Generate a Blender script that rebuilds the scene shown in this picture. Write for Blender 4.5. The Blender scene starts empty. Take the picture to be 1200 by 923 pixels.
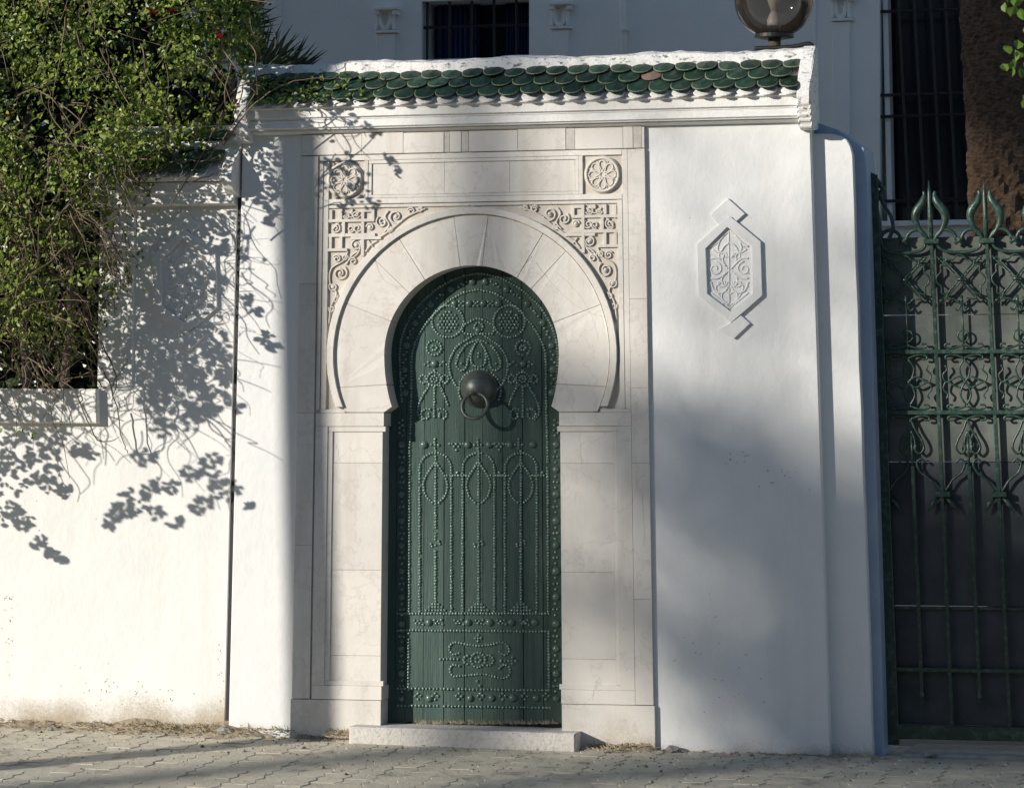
import bpy, bmesh, math, random
import numpy as np
from mathutils import Vector, Matrix

sc = bpy.context.scene
COL = sc.collection
R_ = math.radians
rnd = random.Random(7)

# ------------------------------------------------------------------ camera
F = 4200.0                       # focal length in pixels of a 1200 px wide picture
PX, PY = 582.0, -110.0           # principal point (shift lens)
TH, PSI = R_(8.0), math.atan2(1068.0, 4241.0)
FWD = Vector((-math.sin(PSI)*math.cos(TH), math.cos(PSI)*math.cos(TH), math.sin(TH)))
RGT = Vector((math.cos(PSI), math.sin(PSI), 0))
UPV = RGT.cross(FWD)
def ray(px, py):
    return FWD*F + RGT*(px-PX) - UPV*(py-PY)
CD = 16.2
_d = ray(556, 480); _g = ray(556, 870.6)
CAM = Vector((-_d.x/_d.y*CD, -CD, -_g.z/_g.y*CD))
cam = bpy.data.cameras.new("camera"); co = bpy.data.objects.new("camera", cam); COL.objects.link(co)
co.matrix_world = Matrix(((RGT.x, UPV.x, -FWD.x, CAM.x), (RGT.y, UPV.y, -FWD.y, CAM.y), (RGT.z, UPV.z, -FWD.z, CAM.z), (0, 0, 0, 1)))
cam.sensor_fit = 'HORIZONTAL'; cam.sensor_width = 36; cam.lens = F/1200*36
cam.shift_x = (600-PX)/1200; cam.shift_y = (PY-461.5)/1200
cam.clip_start = 0.1; cam.clip_end = 500
sc.camera = co

# ------------------------------------------------------------------ light
SUN = Vector((1.0, 1.0, -0.42)).normalized()       # direction the light travels
EL = math.asin(-SUN.z); AZ = math.atan2(-SUN.x, -SUN.y)
w = bpy.data.worlds.new("World"); sc.world = w; w.use_nodes = True
nt = w.node_tree
sky = nt.nodes.new('ShaderNodeTexSky'); sky.sky_type = 'NISHITA'; sky.sun_disc = False
sky.dust_density = 0.4; sky.ozone_density = 2.6; sky.sun_elevation = EL; sky.sun_rotation = AZ % (2*math.pi)
nt.links.new(sky.outputs[0], nt.nodes['Background'].inputs[0])
nt.nodes['Background'].inputs[1].default_value = 0.1
sl = bpy.data.lights.new("sun", 'SUN'); so = bpy.data.objects.new("sun", sl); COL.objects.link(so)
sl.energy = 5.0; sl.angle = R_(0.53); sl.color = (1.0, 0.945, 0.86)
so.rotation_euler = SUN.to_track_quat('-Z', 'Y').to_euler()
so.location = (-8, -8, 12)
sc.view_settings.view_transform = 'Standard'; sc.view_settings.look = 'None'
sc.view_settings.exposure = 0.06; sc.view_settings.gamma = 1.0

# ------------------------------------------------------------------ measuring the place
def P(px, py, Y):
    d = ray(px, py); t = (Y-CAM.y)/d.y
    return CAM + d*t
def r2p(x, y):                    # facade grid (rectified) -> photo measure
    return 561+(x-561)*(1+(y-510)/12242.0), y+(x-561)*(y-520)*6.4e-5
def RP(x, y, Y):
    return P(*r2p(x, y), Y)
_a = P(0, 851, 0); _b = P(1000, 886.2, 0)
GB = (_b.z-_a.z)/(_b.x-_a.x); GA = _a.z-GB*_a.x; GC = 0.06
def gz(x, y):
    return GA+GB*x+GC*min(y, 0.0)

# ------------------------------------------------------------------ materials
def mk(name, col, col2=None, scale=6, rough=0.6, bump=0.0, bscale=40, metal=0.0, rand=0.0, spec=0.5, detail=6,
       stretch=(1, 1, 1), bstretch=(1, 1, 1), dirt=None, attr=None, thr=(0.35, 0.65), bump2=None, streak=None, trans=0.0, veins=False):
    m = bpy.data.materials.new(name); m.use_nodes = True
    n = m.node_tree.nodes; l = m.node_tree.links
    b = n['Principled BSDF']; b.inputs['Roughness'].default_value = rough; b.inputs['Metallic'].default_value = metal
    b.inputs['Specular IOR Level'].default_value = spec
    geo = n.new('ShaderNodeNewGeometry')
    def noise(s, st, det=detail, rgh=0.6):
        mp = n.new('ShaderNodeMapping'); mp.inputs['Scale'].default_value = st
        l.new(geo.outputs['Position'], mp.inputs['Vector'])
        t = n.new('ShaderNodeTexNoise'); t.inputs['Scale'].default_value = s; t.inputs['Detail'].default_value = det
        t.inputs['Roughness'].default_value = rgh
        l.new(mp.outputs[0], t.inputs['Vector']); return t
    def ramp(sock, a, c):
        r = n.new('ShaderNodeMapRange'); r.inputs['From Min'].default_value = a; r.inputs['From Max'].default_value = c
        l.new(sock, r.inputs['Value']); return r.outputs[0]
    def mix(fac, a, c, mode='MIX'):
        x = n.new('ShaderNodeMix'); x.data_type = 'RGBA'; x.blend_type = mode
        if isinstance(fac, (int, float)): x.inputs[0].default_value = fac
        else: l.new(fac, x.inputs[0])
        for s, v in ((x.inputs[6], a), (x.inputs[7], c)):
            if isinstance(v, tuple): s.default_value = (*v, 1)
            else: l.new(v, s)
        return x.outputs[2]
    c = n.new('ShaderNodeRGB'); c.outputs[0].default_value = (*col, 1); cur = c.outputs[0]
    if col2 is not None:
        if attr:
            a = n.new('ShaderNodeAttribute'); a.attribute_name = attr
            cur = mix(a.outputs['Fac'], cur, col2)
        else:
            cur = mix(ramp(noise(scale, stretch).outputs[0], *thr), cur, col2)
    if streak:
        scol, ss, amount = streak
        t = ramp(noise(ss, (1, 1, 0.12), 5).outputs[0], 0.52, 0.78)
        q = n.new('ShaderNodeMath'); q.operation = 'MULTIPLY'; q.inputs[1].default_value = amount
        l.new(t, q.inputs[0]); cur = mix(q.outputs[0], cur, scol)
    if veins:                                   # grey hairline veining, speckle and smoky patches of the stone
        v = noise(2.6, (1, 1, 1), 9, 0.62)
        ab = n.new('ShaderNodeMath'); ab.operation = 'SUBTRACT'; ab.inputs[1].default_value = 0.5; l.new(v.outputs[0], ab.inputs[0])
        a2 = n.new('ShaderNodeMath'); a2.operation = 'ABSOLUTE'; l.new(ab.outputs[0], a2.inputs[0])
        vf = ramp(a2.outputs[0], 0.012, 0.0)
        vm = n.new('ShaderNodeMath'); vm.operation = 'MULTIPLY'; vm.inputs[1].default_value = 0.30; l.new(vf, vm.inputs[0])
        cur = mix(vm.outputs[0], cur, (0.40, 0.34, 0.30))
        sk = ramp(noise(55, (1, 1, 1), 4, 0.7).outputs[0], 0.66, 0.74)
        sm = n.new('ShaderNodeMath'); sm.operation = 'MULTIPLY'; sm.inputs[1].default_value = 0.35; l.new(sk, sm.inputs[0])
        cur = mix(sm.outputs[0], cur, (0.38, 0.32, 0.27))
        pf = ramp(noise(3.4, (1, 1, 1), 6, 0.7).outputs[0], 0.60, 0.74)
        p2 = n.new('ShaderNodeMath'); p2.operation = 'MULTIPLY'; p2.inputs[1].default_value = 0.45; l.new(pf, p2.inputs[0])
        cur = mix(p2.outputs[0], cur, (0.45, 0.40, 0.36))
    if rand:
        oi = n.new('ShaderNodeObjectInfo')
        mr = n.new('ShaderNodeMapRange'); mr.inputs['To Min'].default_value = 1-rand; mr.inputs['To Max'].default_value = 1+rand
        l.new(oi.outputs['Random'], mr.inputs['Value'])
        hv = n.new('ShaderNodeHueSaturation'); l.new(mr.outputs[0], hv.inputs['Value']); l.new(cur, hv.inputs['Color']); cur = hv.outputs[0]
    if dirt:
        dcol, z0, z1 = dirt
        sp = n.new('ShaderNodeSeparateXYZ'); l.new(geo.outputs['Position'], sp.inputs[0])
        h = ramp(sp.outputs['Z'], z1, z0)                      # 1 at the ground
        nz = noise(95, (1, 1, 1), 10, 0.85)
        ad = n.new('ShaderNodeMath'); ad.operation = 'ADD'; l.new(h, ad.inputs[0]); l.new(nz.outputs[0], ad.inputs[1])
        big = noise(2.3, (1, 1, 1), 3)
        ad2 = n.new('ShaderNodeMath'); ad2.operation = 'ADD'; l.new(ad.outputs[0], ad2.inputs[0]); l.new(big.outputs[0], ad2.inputs[1])
        cur = mix(ramp(ad2.outputs[0], 1.48, 1.86), cur, dcol)
    l.new(cur, b.inputs['Base Color'])
    if bump:
        t = noise(bscale, bstretch, 8, 0.65); bp = n.new('ShaderNodeBump'); bp.inputs['Strength'].default_value = 1
        bp.inputs['Distance'].default_value = bump
        l.new(t.outputs[0], bp.inputs['Height'])
        if bump2:
            t2 = noise(bump2[1], (1, 1, 1), 3); bp2 = n.new('ShaderNodeBump'); bp2.inputs['Distance'].default_value = bump2[0]
            l.new(t2.outputs[0], bp2.inputs['Height']); l.new(bp.outputs[0], bp2.inputs['Normal']); l.new(bp2.outputs[0], b.inputs['Normal'])
        else:
            l.new(bp.outputs[0], b.inputs['Normal'])
    if trans:
        tr = n.new('ShaderNodeBsdfTranslucent'); ms = n.new('ShaderNodeMixShader'); ms.inputs[0].default_value = trans
        l.new(cur, tr.inputs[0]); l.new(b.outputs[0], ms.inputs[1]); l.new(tr.outputs[0], ms.inputs[2])
        l.new(ms.outputs[0], n['Material Output'].inputs[0])
    return m

M = {}
M['plaster'] = mk('white_plaster', (0.80, 0.785, 0.745), (0.75, 0.74, 0.71), 3, 0.85, 0.0026, 34, bstretch=(1, 1, .75), bump2=(0.006, 3.5),
                  dirt=((0.40, 0.335, 0.245), -0.02, 0.34), streak=((0.60, 0.585, 0.55), 7, 0.35))
M['plaster_r'] = mk('white_plaster_grey', (0.78, 0.775, 0.75), (0.73, 0.73, 0.715), 3, 0.85, 0.0026, 34, bstretch=(1, 1, .75), bump2=(0.007, 4),
                    dirt=((0.34, 0.30, 0.24), -0.12, 0.16), streak=((0.58, 0.57, 0.55), 6, 0.35))
M['trim'] = mk('white_lime_trim', (0.80, 0.785, 0.75), (0.66, 0.64, 0.60), 9, 0.85, 0.004, 50, thr=(0.45, 0.8))
M['ridge'] = mk('weathered_lime', (0.78, 0.76, 0.72), (0.16, 0.16, 0.15), 55, 0.9, 0.006, 60, thr=(0.56, 0.66), stretch=(0.6, 1, 1))
M['plaster_shade'] = mk('shade_blue_plaster', (0.36, 0.43, 0.54), (0.30, 0.37, 0.48), 5, 0.85, 0.004, 30)  # blue of the buttress is its shade, put into the plaster colour
M['marble'] = mk('cream_marble', (0.69, 0.655, 0.60), (0.60, 0.565, 0.51), 5, 0.5, 0.0012, 60, rand=0.045, thr=(0.3, 0.75),
                 streak=((0.42, 0.37, 0.31), 9, 0.5), dirt=((0.40, 0.34, 0.26), -0.12, 0.22), veins=True)
M['marble_recess'] = mk('recess_shade_marble', (0.52, 0.465, 0.395), (0.63, 0.585, 0.525), 12, 0.8, 0.001, 60, thr=(0.4, 0.7))  # darker marble for carved recesses: their shade put into the colour, plus grime
M['marble_dk'] = mk('stained_marble', (0.42, 0.39, 0.34), (0.58, 0.55, 0.50), 14, 0.7, 0.002, 60)
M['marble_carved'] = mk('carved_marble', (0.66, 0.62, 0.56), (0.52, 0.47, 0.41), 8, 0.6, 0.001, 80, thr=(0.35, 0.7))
M['grout'] = mk('old_mortar', (0.48, 0.42, 0.36), (0.38, 0.32, 0.28), 20, 0.95)
M['crack'] = mk('crack_dark', (0.40, 0.31, 0.26), None, rough=1)
M['step'] = mk('granular_stone', (0.62, 0.59, 0.545), (0.40, 0.37, 0.34), 60, 0.9, 0.006, 90, thr=(0.5, 0.75))
M['door'] = mk('green_painted_wood', (0.040, 0.074, 0.062), (0.082, 0.124, 0.108), 14, 0.66, 0.0065, 34, spec=0.22, stretch=(1, 1, 0.08),
               bstretch=(6, 1, 0.28), rand=0.10, thr=(0.35, 0.7), streak=((0.10, 0.14, 0.122), 34, 0.5), dirt=((0.10, 0.115, 0.07), -0.02, 0.25))
M['boss'] = mk('painted_bosses', (0.07, 0.115, 0.095), (0.12, 0.17, 0.145), 40, 0.26, metal=0.1)
M['stud'] = mk('painted_studs', (0.14, 0.22, 0.18), (0.30, 0.38, 0.33), 60, 0.24, metal=0.3, thr=(0.45, 0.7))
M['bronze'] = mk('dark_bronze', (0.085, 0.105, 0.092), (0.17, 0.18, 0.16), 24, 0.44, 0.001, 70, metal=0.55)
M['tile'] = mk('green_glaze', (0.012, 0.036, 0.022), (0.026, 0.062, 0.036), 22, 0.42, 0.003, 40, rand=0.5, streak=((0.15, 0.155, 0.115), 26, 0.5))
M['tile_edge'] = mk('chipped_edge', (0.20, 0.22, 0.15), (0.10, 0.13, 0.09), 50, 0.6)
M['terracotta'] = mk('bare_terracotta', (0.27, 0.16, 0.11), (0.24, 0.17, 0.13), 30, 0.9)
M['iron'] = mk('green_painted_iron', (0.018, 0.046, 0.034), (0.085, 0.13, 0.105), 40, 0.34, 0.0015, 90, thr=(0.5, 0.75))
M['sheet'] = mk('lit_sheet_iron', (0.125, 0.14, 0.12), (0.075, 0.088, 0.08), 5, 0.75, 0.002, 200, bump2=(0.02, 3), thr=(0.4, 0.62), streak=((0.05, 0.058, 0.052), 10, 0.8))  # lighter copy for the upper plates, sunlit tone put into the colour
M['sheet_shaded'] = mk('shaded_sheet_iron', (0.028, 0.036, 0.042), (0.048, 0.058, 0.062), 7, 0.6, 0.001, 300)  # same sheet iron for the lower plates, their shade put into the colour
M['villa'] = mk('villa_render', (0.88, 0.855, 0.80), (0.83, 0.81, 0.765), 2, 0.85, 0.003, 20)
M['terrace'] = mk('terrace_render', (0.30, 0.29, 0.27), (0.25, 0.245, 0.23), 1, 0.9)
M['dark'] = mk('dark_glass', (0.010, 0.012, 0.016), None, rough=0.12)
M['frame_dk'] = mk('black_iron', (0.012, 0.013, 0.014), None, rough=0.5)
M['curtain'] = mk('blue_curtain', (0.06, 0.085, 0.19), (0.03, 0.045, 0.10), 9, 0.9, stretch=(4, 1, 0.2))
M['bark'] = mk('palm_bark', (0.19, 0.115, 0.065), (0.055, 0.035, 0.022), 34, 0.95, 0.015, 60, stretch=(1, 1, 2.5), bstretch=(1, 1, 2.5))
M['wood'] = mk('grey_brown_bark', (0.13, 0.10, 0.075), (0.08, 0.06, 0.05), 14, 0.95, 0.01, 30)
M['leaf'] = mk('vine_leaf', (0.075, 0.135, 0.02), (0.34, 0.40, 0.085), rough=0.4, attr='tint', trans=0.28)
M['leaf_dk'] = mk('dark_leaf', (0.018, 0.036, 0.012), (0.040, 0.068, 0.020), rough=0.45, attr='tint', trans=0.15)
M['leaf_bright'] = mk('bright_leaf', (0.085, 0.16, 0.02), (0.14, 0.24, 0.035), 12, 0.4, trans=0.3)
M['twig'] = mk('dry_twig', (0.21, 0.155, 0.10), (0.12, 0.085, 0.06), 8, 0.9)
M['flower'] = mk('red_flower', (0.55, 0.012, 0.015), (0.38, 0.01, 0.02), 40, 0.6, trans=0.25)
M['frond'] = mk('palm_frond', (0.035, 0.055, 0.030), (0.05, 0.075, 0.04), 6, 0.45)
M['paver'] = mk('concrete_paver', (0.58, 0.525, 0.41), (0.46, 0.42, 0.335), 9, 0.95, 0.005, 50, rand=0.07, streak=((0.50, 0.44, 0.34), 6, 0.4))
M['sand'] = mk('joint_sand', (0.52, 0.47, 0.37), (0.24, 0.21, 0.165), 9, 1.0, 0.006, 50, thr=(0.5, 0.7))
M['soil'] = mk('dry_soil', (0.40, 0.335, 0.235), (0.26, 0.21, 0.15), 26, 1.0, 0.012, 45)
M['straw'] = mk('dry_straw', (0.40, 0.33, 0.22), (0.22, 0.175, 0.11), 60, 0.9)
M['litter'] = mk('street_litter', (0.36, 0.31, 0.24), (0.06, 0.045, 0.03), 30, 0.95, thr=(0.45, 0.55))
M['ground'] = mk('street_ground', (0.12, 0.115, 0.105), (0.09, 0.085, 0.08), 3, 0.95, 0.004, 40)
M['stone'] = mk('grey_rubble', (0.36, 0.35, 0.33), (0.25, 0.24, 0.22), 20, 0.95, 0.008, 40)
M['pole'] = mk('galvanised_steel', (0.35, 0.36, 0.36), (0.28, 0.29, 0.29), 10, 0.5, metal=0.6)
M['white'] = mk('white_ceramic', (0.75, 0.74, 0.7), None, rough=0.4)
# smoked glass of the lamp globe
g = bpy.data.materials.new('smoked_glass'); g.use_nodes = True
gn = g.node_tree.nodes; gl = g.node_tree.links; gn.remove(gn['Principled BSDF'])
tb = gn.new('ShaderNodeBsdfTransparent'); tb.inputs[0].default_value = (0.72, 0.66, 0.60, 1)
gb = gn.new('ShaderNodeBsdfGlossy'); gb.inputs['Roughness'].default_value = 0.06
fr = gn.new('ShaderNodeFresnel'); fr.inputs[0].default_value = 1.45
mx = gn.new('ShaderNodeMixShader'); gl.new(fr.outputs[0], mx.inputs[0]); gl.new(tb.outputs[0], mx.inputs[1]); gl.new(gb.outputs[0], mx.inputs[2])
df = gn.new('ShaderNodeBsdfDiffuse'); df.inputs[0].default_value = (0.20, 0.17, 0.14, 1); m3 = gn.new('ShaderNodeMixShader'); m3.inputs[0].default_value = 0.16
gl.new(mx.outputs[0], m3.inputs[1]); gl.new(df.outputs[0], m3.inputs[2]); gl.new(m3.outputs[0], gn['Material Output'].inputs[0]); M['smoke'] = g

# ------------------------------------------------------------------ builders
WO = {}                                        # world position of every object's origin
def thing(name, label, cat, loc, group=None):
    o = bpy.data.objects.new(name, None); COL.objects.link(o); o.location = loc; o.empty_display_size = 0.1
    o['label'] = label; o['category'] = cat
    if group: o['group'] = group
    WO[o.name] = Vector(loc); return o
def link(name, me, loc, parent=None, kind=None, label=None):
    o = bpy.data.objects.new(name, me); COL.objects.link(o); loc = Vector(loc)
    if parent: o.parent = parent; o.location = loc-WO[parent.name]
    else: o.location = loc
    WO[o.name] = loc
    if kind: o['kind'] = kind
    if label: o['label'] = label
    return o
def tag(o, label, cat, group=None):
    o['label'] = label; o['category'] = cat
    if group: o['group'] = group
    return o
def obj(name, bm, mat, parent=None, smooth=False, kind=None, label=None, recalc=True):
    if recalc: bmesh.ops.recalc_face_normals(bm, faces=bm.faces)
    c = Vector((0, 0, 0))
    vs = [v.co for v in bm.verts]
    lo = Vector(map(min, zip(*vs))); hi = Vector(map(max, zip(*vs))); c = (lo+hi)/2
    bmesh.ops.translate(bm, verts=bm.verts, vec=-c)
    me = bpy.data.meshes.new(name); bm.to_mesh(me); bm.free(); me.materials.append(mat)
    if smooth: me.polygons.foreach_set('use_smooth', [True]*len(me.polygons))
    return link(name, me, c, parent, kind, label)
def pyobj(name, V, Fc, mat, parent=None, kind=None, smooth=False, tint=None, label=None):
    V = np.asarray(V, dtype=float); c = (V.min(0)+V.max(0))/2
    me = bpy.data.meshes.new(name); me.from_pydata((V-c).tolist(), [], Fc); me.materials.append(mat)
    if tint is not None:
        a = me.attributes.new('tint', 'FLOAT', 'POINT'); a.data.foreach_set('value', np.asarray(tint, dtype=np.float32))
    if smooth: me.polygons.foreach_set('use_smooth', [True]*len(me.polygons))
    return link(name, me, c, parent, kind, label)
def prism(bm, front, yb, bev=0.0):
    """front: points (world); solid goes straight back to y = yb"""
    vf = [bm.verts.new(p) for p in front]; vb = [bm.verts.new((p.x, yb, p.z)) for p in front]
    ff = bm.faces.new(vf); bm.faces.new(vb[::-1]); n = len(vf)
    for i in range(n):
        bm.faces.new((vf[i], vb[i], vb[(i+1) % n], vf[(i+1) % n]))
    if bev:
        bmesh.ops.recalc_face_normals(bm, faces=bm.faces)
        bmesh.ops.bevel(bm, geom=list(ff.edges), offset=bev, segments=1, affect='EDGES', profile=0.5)
def rrect(x0, y0, x1, y1, Y):
    return [RP(x0, y0, Y), RP(x1, y0, Y), RP(x1, y1, Y), RP(x0, y1, Y)]
def rbox(name, x0, y0, x1, y1, Y, yb, mat, parent, bev=0.0, **k):
    bm = bmesh.new(); prism(bm, rrect(x0, y0, x1, y1, Y), yb, bev); return obj(name, bm, mat, parent, **k)
def pbox(name, pts, Y, yb, mat, parent, bev=0.0, **k):
    bm = bmesh.new(); prism(bm, [P(x, y, Y) for x, y in pts], yb, bev); return obj(name, bm, mat, parent, **k)
def wbox(bm, x0, x1, y0, y1, z0, z1):
    r = bmesh.ops.create_cube(bm, size=1)
    bmesh.ops.scale(bm, vec=(x1-x0, y1-y0, z1-z0), verts=r['verts'])
    bmesh.ops.translate(bm, vec=((x0+x1)/2, (y0+y1)/2, (z0+z1)/2), verts=r['verts'])
def sweepx(bm, prof, X0, X1, skew=0.0):
    """profile (Y, Z) swept along X; Z shifts by skew*(X-X0)"""
    a = [bm.verts.new((X0, y, z)) for y, z in prof]; b = [bm.verts.new((X1, y, z+skew*(X1-X0))) for y, z in prof]
    bm.faces.new(a); bm.faces.new(b[::-1]); n = len(prof)
    for i in range(n):
        bm.faces.new((a[i], b[i], b[(i+1) % n], a[(i+1) % n]))
def tube(bm, pts, r, sides=5, cap=True):
    pts = [Vector(p) for p in pts]; n = len(pts)
    if n < 2: return
    rr = r if isinstance(r, (list, tuple)) else [r]*n
    t = (pts[1]-pts[0]).normalized(); u = t.orthogonal().normalized(); rings = []
    for i in range(n):
        a = pts[max(i-1, 0)]; b = pts[min(i+1, n-1)]; tn = (b-a)
        tn = tn.normalized() if tn.length > 1e-9 else t
        q = t.rotation_difference(tn); u = q @ u; t = tn; v = t.cross(u)
        rings.append([bm.verts.new(pts[i]+(u*math.cos(k*2*math.pi/sides)+v*math.sin(k*2*math.pi/sides))*rr[i]) for k in range(sides)])
    for i in range(n-1):
        for k in range(sides):
            bm.faces.new((rings[i][k], rings[i][(k+1) % sides], rings[i+1][(k+1) % sides], rings[i+1][k]))
    if cap:
        bm.faces.new(rings[0][::-1]); bm.faces.new(rings[-1])
def lathe(bm, base, prof, seg=24, axis='z'):
    rings = []
    for r, h in prof:
        ring = []
        for k in range(seg):
            a = 2*math.pi*k/seg
            if axis == 'z': p = (base[0]+r*math.cos(a), base[1]+r*math.sin(a), base[2]+h)
            else: p = (base[0]+r*math.cos(a), base[1]-h, base[2]+r*math.sin(a))
            ring.append(bm.verts.new(p))
        rings.append(ring)
    for i in range(len(rings)-1):
        for k in range(seg):
            bm.faces.new((rings[i][k], rings[i][(k+1) % seg], rings[i+1][(k+1) % seg], rings[i+1][k]))
    bm.faces.new(rings[0][::-1]); bm.faces.new(rings[-1])
def catmull(pts, sub=6, closed=False):
    n = len(pts); out = []
    rng = range(n) if closed else range(n-1)
    for i in rng:
        p0 = pts[(i-1) % n] if closed or i > 0 else pts[0]; p1 = pts[i]; p2 = pts[(i+1) % n]
        p3 = pts[(i+2) % n] if closed or i+2 < n else pts[-1]
        for s in range(sub):
            t = s/sub
            out.append(tuple(0.5*((2*b)+(c-a)*t+(2*a-5*b+4*c-d)*t*t+(-a+3*b-3*c+d)*t**3) for a, b, c, d in zip(p0, p1, p2, p3)))
    if not closed: out.append(tuple(pts[-1]))
    return out
def arc(cx, cy, r, a0, a1, n=12):
    return [(cx+r*math.cos(R_(a0+(a1-a0)*i/n)), cy-r*math.sin(R_(a0+(a1-a0)*i/n))) for i in range(n+1)]
def spiral(cx, cy, r0, r1, a0, a1, n=18):
    return [(cx+(r0+(r1-r0)*i/n)*math.cos(R_(a0+(a1-a0)*i/n)), cy-(r0+(r1-r0)*i/n)*math.sin(R_(a0+(a1-a0)*i/n))) for i in range(n+1)]
def leaf_cloud(pos, size, nrm, tint, name, mat, parent, rs, kind='stuff', slim=0.62):
    """one mesh of many six-sided folded leaves"""
    n = len(pos); pos = np.asarray(pos); nrm = np.asarray(nrm, dtype=float)
    nrm /= np.linalg.norm(nrm, axis=1)[:, None]+1e-9
    rv = rs.normal(size=(n, 3)); d = rv-(rv*nrm).sum(1)[:, None]*nrm; d /= np.linalg.norm(d, axis=1)[:, None]+1e-9
    s = np.cross(nrm, d); L = np.asarray(size)[:, None]; W = L*slim
    fold = L*0.16
    V = np.stack([pos-d*L*0.5, pos-d*L*0.18+s*W*0.46+nrm*fold, pos+d*L*0.16+s*W*0.40+nrm*fold, pos+d*L*0.5-nrm*fold*0.6,
                  pos+d*L*0.16-s*W*0.40+nrm*fold, pos-d*L*0.18-s*W*0.46+nrm*fold], axis=1).reshape(-1, 3)
    Fc = []
    for i in range(n):
        k = i*6; Fc.append((k, k+1, k+2, k+3)); Fc.append((k, k+3, k+4, k+5))
    return pyobj(name, V, Fc, mat, parent, kind, tint=np.repeat(tint, 6))

# ================================================================== THE SETTING
def sheet(name, x0, x1, y0, y1, mat, dz, nx=2, ny=2):
    bm = bmesh.new(); vs = [[bm.verts.new((x, y, gz(x, y)+dz)) for x in np.linspace(x0, x1, nx)] for y in np.linspace(y0, y1, ny)]
    for j in range(ny-1):
        for i in range(nx-1): bm.faces.new((vs[j][i], vs[j][i+1], vs[j+1][i+1], vs[j+1][i]))
    return obj(name, bm, mat, None, kind='structure')
sheet('ground', -150, 150, -150, 150, M['ground'], -0.16, 2, 3)
pav = sheet('pavement', -9, 9, -2.6, 0.6, M['sand'], -0.0018, 2, 9)
# kerb at the street edge of the pavement
bm = bmesh.new(); wbox(bm, -9, 9, -2.78, -2.604, -0.20, 0.0)
for v in bm.verts: v.co.z += gz(v.co.x, -2.6)-0.005
obj('kerb', bm, M['stone'], None, kind='structure')
# zigzag pavers, one object each
PL, PW = 0.236, 0.118
def paver_mesh():
    bm = bmesh.new(); a = 0.011; L = PL/2-0.0026; W = PW/2-0.0026; pts = []
    ys = np.linspace(-L, L, 5)
    right = [(W+(a if i % 2 else -a), y) for i, y in enumerate(ys)]
    left = [(-W+(a if i % 2 else -a), y) for i, y in enumerate(ys)]
    out = right+left[::-1]
    top = [bm.verts.new((x*0.975, y*0.985, 0.0)) for x, y in out]; mid = [bm.verts.new((x, y, -0.004)) for x, y in out]
    bot = [bm.verts.new((x, y, -0.05)) for x, y in out]; n = len(out)
    bm.faces.new(top)
    for A, B in ((top, mid), (mid, bot)):
        for i in range(n): bm.faces.new((A[i], A[(i+1) % n], B[(i+1) % n], B[i]))
    bmesh.ops.recalc_face_normals(bm, faces=bm.faces)
    me = bpy.data.meshes.new('paver'); bm.to_mesh(me); bm.free(); me.materials.append(M['paver']); return me
pm = paver_mesh(); cand = []
tx, ty = math.atan(GB), math.atan(GC)
for j in range(14):
    for i in range(-40, 60):
        x = -4.6+(i+40)*PW; y = -0.13-j*PL*0.5*2+(0.118 if i % 2 else 0)
        cand.append((x, y))
def topix(p):
    d = Vector(p)-CAM; z = d.dot(FWD); return PX+F*d.dot(RGT)/z, PY-F*d.dot(UPV)/z
vis = []
for x, y in cand:
    a, b = topix((x, y, gz(x, y)))
    if -40 < a < 1240 and b < 950 and y < -0.02: vis.append((-(y), x, y))
vis.sort()
far = vis[300:]
for _, x, y in vis[:300]:
    o = link('paver', pm, (x, y, gz(x, y)+rnd.uniform(-0.0025, 0.002)), pav)
    o.rotation_euler = (ty+rnd.uniform(-.012, .012), -tx+rnd.uniform(-.012, .012), rnd.uniform(-.03, .03))
if far:
    bm = bmesh.new()
    for _, x, y in far:
        k = len(bm.verts); bm.from_mesh(pm); bm.verts.ensure_lookup_table()
        for v in list(bm.verts)[k:]: v.co += Vector((x, y, gz(x, y)))
    obj('far_pavers', bm, M['paver'], pav, kind='stuff')

# ================================================================== GATEWAY BLOCK
gw = thing('gateway_wall', 'tall white plastered gateway block with green tiled roof around the studded door', 'wall', (0, 0.2, 0))
WB = 0.30
def gate_body(x0, x1, top):
    bm = bmesh.new()
    pts = [(x0, top), (x1, top), (x1, 905), (659, 905), (659, 300), (446, 300), (446, 905), (x0, 905)]
    prism(bm, [RP(a, b, 0.02) for a, b in pts], WB, 0.004); return bm
obj('wall_body', gate_body(276, 961, 132), M['plaster_r'], gw)
XL = RP(276, 150, 0.0).x; XR = RP(961, 150, 0.0).x
SK = (RP(900, 130, 0).z-RP(300, 130, 0).z)/(RP(900, 130, 0).x-RP(300, 130, 0).x)      # fall of the roof line
def zr(y, Y=0.0, x=276): return RP(x, y, Y).z
def lift(prof, x=276): return [(Y, RP(x, y, Y).z) for Y, y in prof]
bm = bmesh.new(); sweepx(bm, lift([(WB, 112), (-.055, 112), (-.060, 120), (-.062, 132.5), (-.048, 134), (-.048, 135.6), (WB, 135.6)]), XL+.03, XR-.03, SK); obj('cornice_fascia', bm, M['trim'], gw)
bm = bmesh.new(); sweepx(bm, lift([(WB, 135.2), (-.050, 136.0), (-.052, 144.6), (-.040, 146), (-.038, 147.4), (WB, 147.6)]), XL+.03, XR-.03, SK); obj('cornice_fascia', bm, M['trim'], gw)
bm = bmesh.new(); sweepx(bm, lift([(WB, 147), (-.024, 147.8), (-.022, 149.6), (-.004, 152), (.03, 153), (WB, 153)]), XL+.03, XR-.03, SK); obj('cornice_moulding', bm, M['trim'], gw)
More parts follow.
